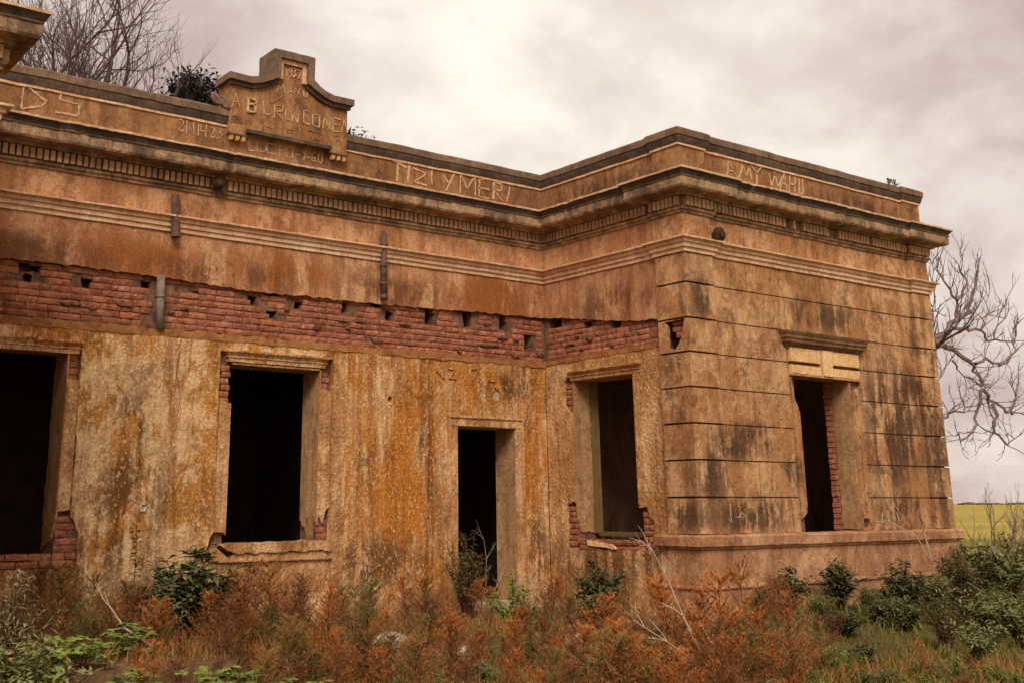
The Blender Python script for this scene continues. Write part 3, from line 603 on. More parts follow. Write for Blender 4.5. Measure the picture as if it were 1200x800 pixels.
# ---- bricks, one by one where the plaster has fallen
def brick_mesh(L, seed):
    rnd = random.Random(seed); H, Dp = .067, .1; nx, nz = 4, 2; vs = []
    for j in range(nz+1):
        for i in range(nx+1):
            e = (i in (0, nx)) + (j in (0, nz))
            vs.append((-L/2+L*i/nx+rnd.uniform(-.005, .005), rnd.uniform(-.0035, .0035)+.006*e, H*j/nz-H/2+rnd.uniform(-.0045, .0045)))
    fs = [(j*(nx+1)+i, j*(nx+1)+i+1, (j+1)*(nx+1)+i+1, (j+1)*(nx+1)+i) for j in range(nz) for i in range(nx)]
    ring = list(range(nx))+[j*(nx+1)+nx for j in range(nz)]+[nz*(nx+1)+nx-i for i in range(nx)]+[(nz-j)*(nx+1) for j in range(nz)]
    o = len(vs); vs += [(vs[i][0], Dp, vs[i][2]) for i in ring]; n = len(ring)
    fs += [(ring[k], o+k, o+(k+1) % n, ring[(k+1) % n]) for k in range(n)]
    me = bpy.data.meshes.new('brick'); me.from_pydata(vs, [], fs); me.materials.append(MATS['brick']); return me
STR = [brick_mesh(.235, s) for s in range(8)]; HDR = [brick_mesh(.115, 50+s) for s in range(5)]
bricks = []
def courses(wall, u0, u1, v0, v1, voids=(), dbase=.044, miss=.02, ph=0):
    k = 0; v = v0
    while v+.05 < v1:
        u = u0-(.12 if (k+ph) % 2 else 0.)+random.uniform(-.02, .02)
        while u < u1:
            hd = random.random() < .28; L = (.115 if hd else .235); a, c = u, u+L; u += L+.009
            a2, c2 = max(a, u0), min(c, u1); sx = (c2-a2)/L
            if sx < .25 or random.random() < miss: continue
            if any(a2 < V[1]-.045 and c2 > V[0]+.045 and v < V[3]-.03 and v+.064 > V[2]+.03 for V in voids): continue
            bricks.append((wall, (a2+c2)/2, v+.037, dbase+random.uniform(-.005, .009), sx, hd))
        v += .079; k += 1
courses('A', 3.15, 11.33, 3.715, 4.36, VOID_A); courses('B', 10.64, 12.98, 3.75, 4.06, VOID_B); courses('B', 10.95, 12.98, 4.066, 4.14, VOID_B); courses('B', 11.45, 12.98, 4.145, 4.22, VOID_B); courses('B', 12.0, 12.98, 4.224, 4.36, VOID_B)
courses('A', 4.165, 4.29, 3.02, 3.32); courses('A', 4.165, 4.41, .99, 1.55); courses('A', 2.9, 4.13, .99, 1.12, dbase=-.01)
courses('A', 6.045, 6.175, 2.86, 3.36, dbase=.0); courses('A', 7.47, 7.62, 3.04, 3.33); courses('A', 7.47, 7.63, 1.23, 1.6, miss=.3, dbase=.05)
courses('B', 12.415, 12.6, 2.97, 3.46, dbase=.03); courses('B', 12.415, 12.63, 1.08, 1.65, dbase=.03); courses('B', 10.94, 11.14, 1.08, 1.6, dbase=.03); courses('B', 11.15, 12.40, 1.03, 1.17, dbase=-.01, miss=.08)
courses('PB', 10.24, 10.42, 3.62, 4.0, miss=.3, dbase=.05)
def bmat(wall, u, v, d, sx):
    p = dict(A=mA, B=mB, PB=mPB)[wall](u, v, d); rz = 0 if wall == 'A' else -math.pi/2
    return Matrix.Translation(p) @ Matrix.Rotation(rz+random.uniform(-.04, .04), 4, 'Z') @ Matrix.Rotation(random.uniform(-.015, .015), 4, 'Y') @ Matrix.Diagonal((sx, 1, random.uniform(.92, 1.04), 1))
bricks.sort(key=lambda q: Vector((dict(A=mA, B=mB, PB=mPB)[q[0]](q[1], q[2], q[3]))).length*(1.5 if q[5] else 1))
rest = MB(); T0 = Matrix.Translation(-house.location)
for i, (wall, u, v, d, sx, hd) in enumerate(bricks):
    me = random.choice(HDR if hd else STR); M = bmat(wall, u, v, d, sx)
    if i < 300:
        o = bpy.data.objects.new('brick', me); C.objects.link(o); o.parent = house; o.matrix_local = T0 @ M
    else: rest.add([M @ q.co for q in me.vertices], [tuple(p.vertices) for p in me.polygons])
print('bricks', len(bricks))
rest.build('brickwork', 'brick', house, kind='stuff')

# ---- pediment over the middle of the facade
pd = link('pediment', None, house); pd.location = (6.86-9, 0, 6.0)
mP = lambda u, v, d: (6.86+u, YA+d, v)
b = MB(); sheet(b, mP, poly([(-.89, 6.30, .003), (-.65, 6.30), (-.65, 6.36), (.62, 6.36), (.62, 6.30, .003), (.89, 6.30), (.89, 7.05), (.6, 7.06), (.3, 7.2), (.26, 7.52), (-.26, 7.52), (-.3, 7.2), (-.6, 7.06), (-.89, 7.05)], .002, .1), [], -.06, .36, .08, .006, 4); b.build('pediment_wall', 'parapet_plaster', pd)
top = [(-.95, 7.12), (-.635, 7.115), (-.5, 7.15), (-.4, 7.20), (-.31, 7.27), (-.31, 7.595), (.31, 7.595), (.31, 7.27), (.4, 7.20), (.5, 7.15), (.635, 7.115), (.95, 7.12)]
bot = [(.95, 7.03), (.62, 7.025), (.47, 7.065), (.36, 7.12), (.21, 7.20), (.21, 7.49), (-.21, 7.49), (-.21, 7.20), (-.36, 7.12), (-.47, 7.065), (-.62, 7.025), (-.95, 7.03)]
b = MB(); sheet(b, mP, poly(top+bot, .0025, .05), [], -.15, .46, .08, .004, 5); b.build('pediment_coping', 'coping_stone', pd)
b = MB()
for s in (-1, 1):
    lo = [(.92*s, 6.975), (.61*s, 6.97), (.46*s, 7.01), (.34*s, 7.065), (.215*s, 7.14)]; hi = [(.215*s, 7.195), (.36*s, 7.118), (.47*s, 7.063), (.62*s, 7.023), (.92*s, 7.028)]
    sheet(b, mP, poly(lo+hi, .001, .06), [], -.105, .06)
b.build('bed_moulding', 'cyma_stone', pd)
b = MB(); sheet(b, mP, poly([(-.208, 7.2), (-.208, 7.488), (.208, 7.488), (.208, 7.2), (.15, 7.2), (.15, 7.43), (-.15, 7.43), (-.15, 7.2)]), [], -.10, .045); b.build('plaque_frame', 'moulding_plaster', pd)
b = MB(); b.mbox(mP, -.65, .62, 6.345, 6.378, -.115, -.05, .003); b.mbox(mP, -.65, .62, 6.378, 6.40, -.095, -.05, .002); b.build('ledge', 'cyma_stone', pd)
for u in (-.77, .755):
    br = MB(); br.mbox(mP, u-.135, u+.135, 6.285, 6.305, -.10, -.02, .002); o = br.build('bracket', 'cyma_stone', pd)
for u in (-.77, .755):
    for k in (-1, 0, 1):
        q = MB(); c = u+k*.085; q.add([mP(c-.03, 6.283, -.09), mP(c+.03, 6.283, -.09), mP(c+.03, 6.283, -.02), mP(c-.03, 6.283, -.02), mP(c-.02, 6.225, -.075), mP(c+.02, 6.225, -.075), mP(c+.02, 6.225, -.02), mP(c-.02, 6.225, -.02)], [(0,1,2,3),(4,7,6,5),(0,4,5,1),(1,5,6,2),(2,6,7,3),(3,7,4,0)])
        q.build('bracket_drop', 'clean_plaster', pd)
b = MB(); sp = [(5.84+(.11-.011*t)*math.cos(.6*t+2.6), 12.96, 6.755+(.11-.011*t)*math.sin(.6*t+2.6)) for t in np.linspace(0, 9, 28)]
b.tube(sp, [.035-.0006*i for i in range(28)], 7); b.tube([(5.98, 12.96, 6.64), (5.9, 12.96, 6.655), sp[0]], .034, 7); b.build('volute', 'coping_stone', pd, smooth=True)

# ---- writing scratched and modelled on the walls
STROKES = {"DS":[[[3.379,6.425],[3.369,6.119]],[[3.404,6.418],[3.66,6.265]],[[3.369,6.119],[3.59,6.198],[3.66,6.265]],[[4.068,6.433],[3.818,6.414],[3.813,6.325],[4.045,6.312],[4.037,6.168],[3.769,6.161]]],"TIZI":[[[8.554,6.411],[8.803,6.345]],[[8.652,6.377],[8.639,6.119]],[[8.851,6.377],[8.824,6.123]],[[8.923,6.355],[9.153,6.308],[8.924,6.149],[9.154,6.135]],[[9.252,6.388],[9.247,6.168]],[[9.462,6.336],[9.549,6.235]],[[9.651,6.382],[9.507,6.106]],[[9.767,6.112],[9.778,6.414],[9.896,6.203],[10.049,6.424],[10.054,6.122]],[[10.333,6.407],[10.136,6.403],[10.119,6.114],[10.319,6.117]],[[10.121,6.257],[10.309,6.259]],[[10.394,6.122],[10.412,6.395],[10.564,6.383],[10.553,6.273],[10.41,6.268],[10.55,6.128]],[[10.725,6.362],[10.661,6.12]]],"DATE":[[[5.312,6.387],[5.375,6.381],[5.369,6.319],[5.312,6.24],[5.383,6.233]],[[5.421,6.384],[5.422,6.201]],[[5.472,6.302],[5.489,6.281]],[[5.515,6.378],[5.524,6.22],[5.587,6.214],[5.584,6.376],[5.515,6.378]],[[5.615,6.376],[5.614,6.284],[5.69,6.283]],[[5.688,6.381],[5.687,6.22]],[[5.699,6.3],[5.73,6.297]],[[5.737,6.36],[5.801,6.36],[5.794,6.303],[5.743,6.231],[5.813,6.232]],[[5.839,6.367],[5.919,6.358],[5.874,6.303],[5.927,6.282],[5.846,6.226]]],"AMY":[[[12.347,6.121],[12.402,6.372],[12.563,6.145]],[[12.369,6.218],[12.473,6.227]],[[12.606,6.139],[12.709,6.353],[12.78,6.202],[12.846,6.351],[12.878,6.176]],[[12.9,6.386],[13.01,6.284]],[[13.118,6.398],[13.01,6.284],[12.991,6.117]],[[13.291,6.332],[13.321,6.14],[13.421,6.332],[13.477,6.144],[13.585,6.329]],[[13.515,6.128],[13.639,6.391],[13.674,6.132]],[[13.559,6.223],[13.659,6.226]],[[13.771,6.378],[13.739,6.12]],[[13.892,6.38],[13.86,6.126]],[[13.756,6.255],[13.876,6.253]],[[13.993,6.37],[13.962,6.134]],[[14.062,6.382],[14.065,6.141],[13.941,6.13]]],"MANU":[[[6.64,7.016],[6.665,7.123],[6.696,7.065],[6.732,7.147],[6.755,7.032]],[[6.814,7.027],[6.84,7.124],[6.882,7.041]],[[6.823,7.056],[6.872,7.067]],[[6.902,7.036],[6.919,7.132],[6.971,7.042],[6.988,7.138]],[[7.048,7.114],[7.051,7.031],[7.1,7.036],[7.108,7.118]]],"ROW":[[[5.998,6.674],[6.044,6.861],[6.107,6.688]],[[6.004,6.737],[6.094,6.765]],[[6.446,6.839],[6.462,6.671],[6.557,6.673]],[[6.616,6.639],[6.618,6.821],[6.734,6.827],[6.736,6.754],[6.631,6.733],[6.75,6.648]],[[6.783,6.8],[6.779,6.654],[6.837,6.657]],[[6.886,6.648],[6.882,6.748],[6.974,6.638],[6.98,6.768]],[[7.136,6.836],[7.057,6.838],[7.062,6.656],[7.152,6.655]],[[7.197,6.812],[7.202,6.647],[7.302,6.639],[7.308,6.806],[7.197,6.812]],[[7.363,6.641],[7.378,6.811],[7.464,6.642],[7.48,6.813]],[[7.634,6.816],[7.521,6.821],[7.515,6.625],[7.628,6.637]],[[7.513,6.726],[7.626,6.73]],[[7.659,6.643],[7.696,6.838],[7.745,6.678]]],"B":[[[6.221,6.836],[6.22,6.64],[6.331,6.657],[6.327,6.76],[6.234,6.755]],[[6.221,6.836],[6.334,6.824],[6.327,6.76]]],"FAINT":[[[6.56,6.836],[6.739,6.964],[6.79,6.875]],[[6.435,6.425],[6.469,6.52]],[[6.498,6.499],[6.574,6.487]],[[6.9,6.524],[6.819,6.517],[6.816,6.417],[6.903,6.425]],[[6.814,6.471],[6.882,6.475]],[[7.135,6.56],[7.254,6.565]],[[7.194,6.563],[7.208,6.446]],[[7.254,6.556],[7.237,6.47],[7.317,6.458],[7.355,6.547],[7.274,6.569]],[[7.435,6.6],[7.429,6.433]],[[6.216,6.524],[6.222,6.472]],[[6.262,6.524],[6.274,6.482],[6.29,6.53]],[[6.022,6.547],[6.086,6.551],[6.035,6.47],[6.099,6.474]],[[7.558,6.568],[7.64,6.565],[7.58,6.498],[7.662,6.495]]],"LUCHO":[[[6.3,6.299],[6.298,6.149],[6.386,6.156]],[[6.416,6.287],[6.424,6.164],[6.549,6.169],[6.558,6.297]],[[6.701,6.307],[6.576,6.292],[6.572,6.165],[6.716,6.161]],[[6.753,6.291],[6.758,6.157]],[[6.83,6.271],[6.834,6.162]],[[6.755,6.232],[6.831,6.238]],[[6.857,6.293],[6.862,6.15],[6.944,6.156],[6.948,6.31],[6.857,6.293]],[[6.997,6.225],[7.053,6.218]],[[7.107,6.279],[7.136,6.233]],[[7.162,6.306],[7.119,6.17]],[[7.165,6.212],[7.221,6.214]],[[7.304,6.294],[7.248,6.27],[7.245,6.175],[7.301,6.173],[7.3,6.219],[7.274,6.218]],[[7.351,6.289],[7.347,6.171],[7.402,6.168],[7.408,6.291]]],"1937":[[[6.763,7.375],[6.786,7.279]],[[6.854,7.396],[6.815,7.397],[6.813,7.337],[6.852,7.34]],[[6.854,7.396],[6.847,7.277]],[[6.87,7.405],[6.919,7.402],[6.891,7.354],[6.922,7.324],[6.874,7.276]],[[6.939,7.397],[6.999,7.398],[6.963,7.272]]],"MARK":[[[5.156,1.666],[5.12,1.663],[5.106,1.621],[5.12,1.579],[5.154,1.579],[5.165,1.626]]],"CSCR":[[[11.94,1.649],[11.942,1.425]],[[12.04,1.488],[12.106,1.477],[12.146,1.541],[12.241,1.486],[12.25,1.411],[12.206,1.315]],[[12.45,1.517],[12.456,1.42]],[[12.688,1.472],[12.718,1.428],[12.687,1.319]],[[15.584,1.62],[15.657,1.546],[15.731,1.473]],[[15.269,1.524],[15.224,1.38]],[[15.4,1.547],[15.396,1.403]],[[15.496,1.486],[15.498,1.377]],[[15.631,1.522],[15.653,1.4]]],"DOORN":[[[9.297,3.488],[9.297,3.345]],[[9.297,3.488],[9.444,3.354],[9.445,3.51]],[[9.52,3.502],[9.64,3.498],[9.534,3.371],[9.654,3.366]],[[9.822,3.547],[9.82,3.364]],[[9.929,3.529],[10.053,3.537],[9.943,3.36]],[[10.21,3.56],[10.238,3.377],[10.364,3.372]]]}
def letters(key, mp, name, mat, w=.017, h=.008, parent=house, lift=0.):
    groups = []
    for st in STROKES[key]:                      # strokes that touch make one letter
        us = [p[0] for p in st]; vs_ = [p[1] for p in st]; bb = [min(us)-.016, max(us)+.016, min(vs_)-.016, max(vs_)+.016]; hit = [g for g in groups if not (bb[0] > g[0][1] or bb[1] < g[0][0] or bb[2] > g[0][3] or bb[3] < g[0][2])]
        new = [bb, [st]]
        for g in hit: groups.remove(g); new = [[min(new[0][0], g[0][0]), max(new[0][1], g[0][1]), min(new[0][2], g[0][2]), max(new[0][3], g[0][3])], g[1]+new[1]]
        groups.append(new)
    for _, sts in groups: letter(sts, mp, name, mat, w, h, parent, lift)
def letter(sts, mp, name, mat, w, h, parent, lift):
    b = MB()
    for st in sts:
        for (u0, v0), (u1, v1) in zip(st, st[1:]):
            L = math.hypot(u1-u0, v1-v0)
            if L < 1e-4: continue
            tx, tv = (u1-u0)/L, (v1-v0)/L; n = max(1, int(L/.035)); ww = w*random.uniform(.7, 1.25)
            row = []
            for i in range(n+1):
                t = -.004/L+(1+.008/L)*i/n; a = ww/2*random.uniform(.35, 1.25); c = random.uniform(-.004, .004)
                row.append((u0+tx*L*t-tv*(a+c), v0+tv*L*t+tx*(a+c), u0+tx*L*t+tv*(a-c), v0+tv*L*t-tx*(a-c)))
            vs = [];
            for x in row: vs += [mp(x[0], x[1], lift-h), mp(x[2], x[3], lift-h), mp(x[0], x[1], lift+.02), mp(x[2], x[3], lift+.02)]
            fs = []
            for i in range(n): o = i*4; fs += [(o, o+4, o+5, o+1), (o, o+2, o+6, o+4), (o+1, o+5, o+7, o+3)]
            fs += [(0, 1, 3, 2), (n*4, n*4+2, n*4+3, n*4+1)]
            b.add(vs, fs)
    return b.build(name, mat, parent)
mPar = lambda u, v, d: (u, YA+.02+d, v)
mParC = lambda u, v, d: (u, YC+.02+d, v)
letters('DS', mPar, 'scratched_letter', 'scratched', .024); letters('DATE', mPar, 'scratched_letter', 'scratched', .013); letters('LUCHO', mPar, 'scratched_letter', 'scratched', .017)
letters('TIZI', mPar, 'scratched_letter', 'scratched', .028, .011); letters('AMY', mParC, 'scratched_letter', 'scratched', .026, .011)
mPed = lambda u, v, d: (u, YA-.06+d, v)
for k, wd, mt in (('MANU', .014, 'scratched'), ('ROW', .016, 'scratched'), ('FAINT', .010, 'ledge_mortar'), ('1937', .016, 'moulding_plaster')): letters(k, mPed, 'scratched_letter', mt, wd, .010, pd)
letters('B', mPed, 'raised_letter', 'moulding_plaster', .024, .03, pd)
letters('MARK', mA, 'paint_mark', 'white_paint', .018, .022); letters('CSCR', mC, 'paint_mark', 'scratched', .012, .012); letters('DOORN', mA, 'scratched_letter', 'tan_plaster', .012, .02)

for mp, pts in ((mA, [(5.5, 3.6), (5.46, 3.2), (5.52, 2.9), (5.49, 2.5)]), (mA, [(9.2, 3.62), (9.16, 3.1), (9.2, 2.6), (9.17, 1.9), (9.2, 1.2)]), (mA, [(10.95, 2.85), (10.98, 3.2), (10.94, 3.6)]), (mB, [(11.0, 1.0), (10.97, .7), (11.0, .3)]), (mC, [(15.2, 3.4), (15.35, 3.1), (15.32, 2.8), (15.42, 2.66)]), (mA, [(6.8, .97), (6.78, .6)])):
    b = MB()
    for (u0, v0), (u1, v1) in zip(pts, pts[1:]):
        n = max(2, int(math.hypot(u1-u0, v1-v0)/.05)); row = []
        for i in range(n+1):
            t = i/n; u = u0+(u1-u0)*t+random.uniform(-.008, .008)*(0 < i < n); v = v0+(v1-v0)*t; a = random.uniform(.0015, .0045); row += [mp(u-a, v, -.0095), mp(u+a, v, -.0095)]
        b.add(row, [(2*i, 2*i+1, 2*i+3, 2*i+2) for i in range(n)])
    b.build('crack', 'dark_crack', house)

# ---- drain pipes
b = MB(); b.tube([(5.29, 12.93, 5.36), (5.30, 12.93, 5.25), (5.32, 12.925, 4.86)], [.05, .056, .056], 12, cap=False); b.tube([(5.32, 12.925, 4.865), (5.322, 12.925, 4.83)], [.066, .066], 12, cap=False); b.tube([(5.29, 12.93, 5.365), (5.29, 12.93, 5.30)], [.03, .03], 10); b.build('drain_pipe', 'rust_pipe', house, smooth=True)
b = MB(); b.tube([(5.195, 13.0, 4.34), (5.20, 12.99, 4.0), (5.215, 12.985, 3.69)], [.05, .05, .05], 12); b.tube([(5.198, 12.993, 4.1), (5.198, 12.992, 4.07)], .06, 12); b.build('drain_pipe', 'zinc_pipe', house, smooth=True)
b = MB(); b.tube([(8.372, 12.94, 5.33), (8.375, 12.94, 5.28), (8.378, 12.935, 4.9), (8.384, 12.93, 4.41)], [.02, .045, .047, .05], 10); b.tube([(8.384, 12.93, 4.43), (8.386, 12.925, 4.36)], [.055, .05], 10)
for z in (5.15, 4.85, 4.6): b.tube([(8.378, 12.937, z), (8.378, 12.937, z-.03)], .056, 10)
b.build('drain_pipe', 'rust_pipe', house, smooth=True)

# ------------------------------------------------------------------ veranda floor, rubble
b = MB(); mp = lambda u, v, d: (u, v, .25-d)
def fl(pts): sheet(b, mp, pts, [], 0, .4, .25, .015, 2)
fl(poly([(XL, 10.33, .07), (5.2, 10.28, .1), (7.4, 10.42, .1), (9.3, 10.33, .08), (XB-.06, 10.36), (XB-.06, 12.92), (XL, 12.92)], step=.12))
tag(b.build('walkway', 'old_paving'), kind='structure')
def rock(seed, sx, sy, sz):
    rnd = random.Random(seed); vs = []; fs = []; n = 8
    for j, (r, z) in enumerate(((.85, 0), (1, .45), (.62, 1))):
        for i in range(n): a = 2*math.pi*i/n; k = r*rnd.uniform(.72, 1.1); vs.append((math.cos(a)*k*sx, math.sin(a)*k*sy, (z+rnd.uniform(-.1, .1)*(j > 0))*sz))
    for j in range(2): fs += [(j*n+i, j*n+(i+1) % n, (j+1)*n+(i+1) % n, (j+1)*n+i) for i in range(n)]
    fs += [tuple(range(2*n, 3*n)), tuple(range(n))[::-1]]
    me = bpy.data.meshes.new('rubble'); me.from_pydata(vs, [], fs); me.materials.append(MATS['concrete']); return me
for i, (x, y, z, sx, sy, sz, lab) in enumerate([(6.9, 10.45, .22, .26, .12, .14, 'pale broken slab of concrete lying among the rusty weeds below the middle window'), (9.2, 10.2, .05, .22, .13, .16, 'largest of the pale stones in the weeds in front of the wing window'), (9.95, 10.25, .05, .17, .1, .14, 'pale stone nearest the corner pilaster among red weeds'), (7.75, 10.3, .06, .16, .1, .12, 'pale stone among the weeds left of the leafy bush by the doorway'), (3.55, 10.2, .0, .42, .16, .12, 'flat pale slab by the green bush at the left edge of the yard')]):
    o = link('rubble_stone', rock(40+i, sx, sy, sz)); o.location = (x, y, z); o.rotation_euler = (0, 0, .3*i); tag(o, lab, 'stone', 'pale stones and broken concrete among the weeds')

# ------------------------------------------------------------------ nests
def nest(x, y, z, r, seed, label):
    root = link('oven_nest', None); root.location = (x, y, z); tag(root, label, 'bird nest', 'mud nests on the mouldings')
    n, mrows = 14, 9; vs = []; fs = []
    for j in range(mrows+1):
        t = math.pi*j/mrows
        for i in range(n):
            a = 2*math.pi*i/n; p = Vector((math.sin(t)*math.cos(a), math.sin(t)*math.sin(a)*.8, .95+math.cos(t)*.95))
            k = 1+.14*noise.noise(p*2.2+Vector((seed, 0, 0)))+.05*noise.noise(p*7)
            vs.append((x+p.x*r*k, y+p.y*r*k, z+p.z*r*k))
    fs = [(j*n+i, j*n+(i+1) % n, (j+1)*n+(i+1) % n, (j+1)*n+i) for j in range(mrows) for i in range(n)]
    b = MB(); b.add(vs, fs); b.build('mud_dome', 'mud', root, smooth=True)
    b = MB(); b.tube([(x-r*.25+r*.36*math.cos(t), y-r*.78, z+r*.95+r*.5*math.sin(t)) for t in np.linspace(0, 6.28, 13)], r*.1, 5); b.build('entrance_rim', 'mud', root, smooth=True)
    b = MB(); b.add([(x-r*.25+r*.33*math.cos(t), y-r*.80, z+r*.95+r*.47*math.sin(t)) for t in np.linspace(0, 6.28, 13)[:-1]]+[(x-r*.25+r*.3*math.cos(t), y-r*.4, z+r*.95+r*.42*math.sin(t)) for t in np.linspace(0, 6.28, 13)[:-1]], [tuple(range(12))]+[(i, (i+1) % 12, 12+(i+1) % 12, 12+i) for i in range(12)]); b.build('entrance', 'dark_interior', root)
nest(11.93, 10.02, 5.10, .105, 1, 'round mud nest with dark entrance on the ledge of the right wing')
nest(5.83, 12.86, 5.50, .085, 5, 'small dark mud nest stuck over the dentils of the long wall')

# ------------------------------------------------------------------ plants
def leaf(mb, p, d, L, W, mi=0, droop=.3, up=None):
    d = d.normalized(); s = d.cross(up if up else Vector((random.uniform(-.3, .3), random.uniform(-.3, .3), 1)))
    if s.length < .05: s = Vector((1, 0, 0))
    s.normalize(); n = s.cross(d)
    q = p+d*L*.5+n*0; e = p+d*L-Vector((0, 0, droop*L)); f = n*(W*.25)
    mb.add([p, q+s*W*.5-f, q+f*.3-Vector((0, 0, droop*L*.2)), q-s*W*.5-f, e], [(0, 1, 2), (0, 2, 3), (1, 4, 2), (2, 4, 3)], mi)
def rand_dir(base, spread):
    v = Vector((random.gauss(0, 1), random.gauss(0, 1), random.gauss(0, 1))).normalized()
    return (base+v*spread).normalized()
def feathery(seed, nb=24, wide=.3, leaves=15, ls=.05):
    random.seed(seed); mb = MB(); bend = Vector((random.uniform(-.1, .1), random.uniform(-.1, .1), 0)); st = [Vector((0, 0, 0))+bend*t*t+Vector((0, 0, t)) for t in np.linspace(0, 1, 7)]
    mb.tube(st, [.010*(1.15-t) for t in np.linspace(0, 1, 7)], 4, False, 1)
    for k in range(nb):
        t = random.uniform(.08, .97); p = bend*t*t+Vector((0, 0, t)); a = random.uniform(0, 6.283); L = (wide*(1.05-t)+.09)*random.uniform(.7, 1.2)
        d = Vector((math.cos(a), math.sin(a), random.uniform(.5, 1.1))).normalized(); pts = [p+d*L*s+Vector((0, 0, .12*L*s*s)) for s in (0, .5, 1)]
        mb.tube(pts, [.004, .003, .0015], 3, False, 1)
        for q in range(leaves):
            s = random.uniform(.12, 1.05); lp = p+d*L*s+Vector((0, 0, .12*L*s*s)); dd = rand_dir(d+Vector((0, 0, .25)), 1.5)
            l = ls*random.uniform(.6, 1.3); sd = dd.cross(Vector((.3, .2, 1))).normalized()*l*.085
            mb.add([lp+sd, lp-sd, lp+dd*l], [(0, 1, 2)])
            dd2 = rand_dir(dd, 1.1); lp2 = lp+dd*l*.4; mb.add([lp2+sd*.8, lp2-sd*.8, lp2+dd2*l*.7], [(0, 1, 2)])
    for q in range(26):
        lp = bend+Vector((0, 0, random.uniform(.8, 1.0))); dd = rand_dir(Vector((0, 0, 1)), .8); l = ls*random.uniform(.6, 1.1); sd = dd.cross(Vector((1, .2, .1))).normalized()*l*.15; mb.add([lp+sd, lp-sd, lp+dd*l], [(0, 1, 2)])
    return mb
def leafy(seed, stems=9, leaves=26, L=.13, W=.035, spread=.45, flat=.2):
    random.seed(seed); mb = MB()
    for k in range(stems):
        a = random.uniform(0, 6.283); r = random.uniform(.1, 1)*spread; h = random.uniform(.55, 1.)*(1-.35*r/spread)
        e = Vector((math.cos(a)*r, math.sin(a)*r, h)); pts = [Vector((e.x*.15, e.y*.15, 0)), Vector((e.x*.45, e.y*.45, h*.55)), e]
        mb.tube(pts, [.010, .007, .003], 4, False, 1)
        for q in range(leaves):
            t = random.uniform(.18, 1)**.8; p = pts[0].lerp(pts[1], t*2) if t < .5 else pts[1].lerp(pts[2], t*2-1)
            b = random.uniform(0, 6.283); leaf(mb, p, Vector((math.cos(b), math.sin(b), random.uniform(-.1, .7+flat))), L*random.uniform(.6, 1.25), W*random.uniform(.7, 1.3), 0, random.uniform(.1, .6))
    return mb
def stalky(seed):
    random.seed(seed); mb = MB(); pts = [Vector((.04*math.sin(3*t), 0, t)) for t in np.linspace(0, 1, 8)]; mb.tube(pts, [.009*(1.2-t) for t in np.linspace(0, 1, 8)], 5, False, 1)
    for q in range(60):
        t = random.uniform(.1, 1); b = q*2.4; leaf(mb, Vector((.04*math.sin(3*t), 0, t)), Vector((math.cos(b), math.sin(b), .5)), .12*random.uniform(.6, 1.1), .04, 0, .5)
    return mb
def rosette(seed):
    random.seed(seed); mb = MB()
    for q in range(46):
        a = random.uniform(0, 6.283); r = random.uniform(.05, .8); h = random.uniform(.3, 1)*(1-.3*r); e = Vector((math.cos(a)*r, math.sin(a)*r, h))
        mb.tube([Vector((0, 0, 0)), e*.55+Vector((0, 0, .15*h)), e], [.008, .006, .004], 3, False, 1)
        for k in range(5): leaf(mb, e, Vector((math.cos(a+(k-2)*.7), math.sin(a+(k-2)*.7), random.uniform(0, .35))), .28*random.uniform(.7, 1.1), .16, 0, .25)
    return mb
def plant_mesh(mb, name, mats): return mb.mesh(name, mats)
def put(name, mesh, x, y, z, h, label, cat, group=None, wide=1.0):
    o = link(name, mesh); o.location = (x, y, z+gz(x, y)-.02); o.scale = (h*wide, h*wide, h); o.rotation_euler = (random.uniform(-.08, .08), random.uniform(-.08, .08), random.uniform(0, 6.283))
    return tag(o, label, cat, group)
RUST = [feathery(100+i, nb=40+4*i, wide=.34+.04*i, leaves=40, ls=.042) for i in range(6)]
RUSTM = [plant_mesh(mb, 'feathery_weed', ['rust_leaf', 'weed_stem']) for mb in RUST]; OLIVEM = [plant_mesh(mb, 'feathery_weed', ['olive_leaf', 'weed_stem']) for mb in RUST[1:4]]
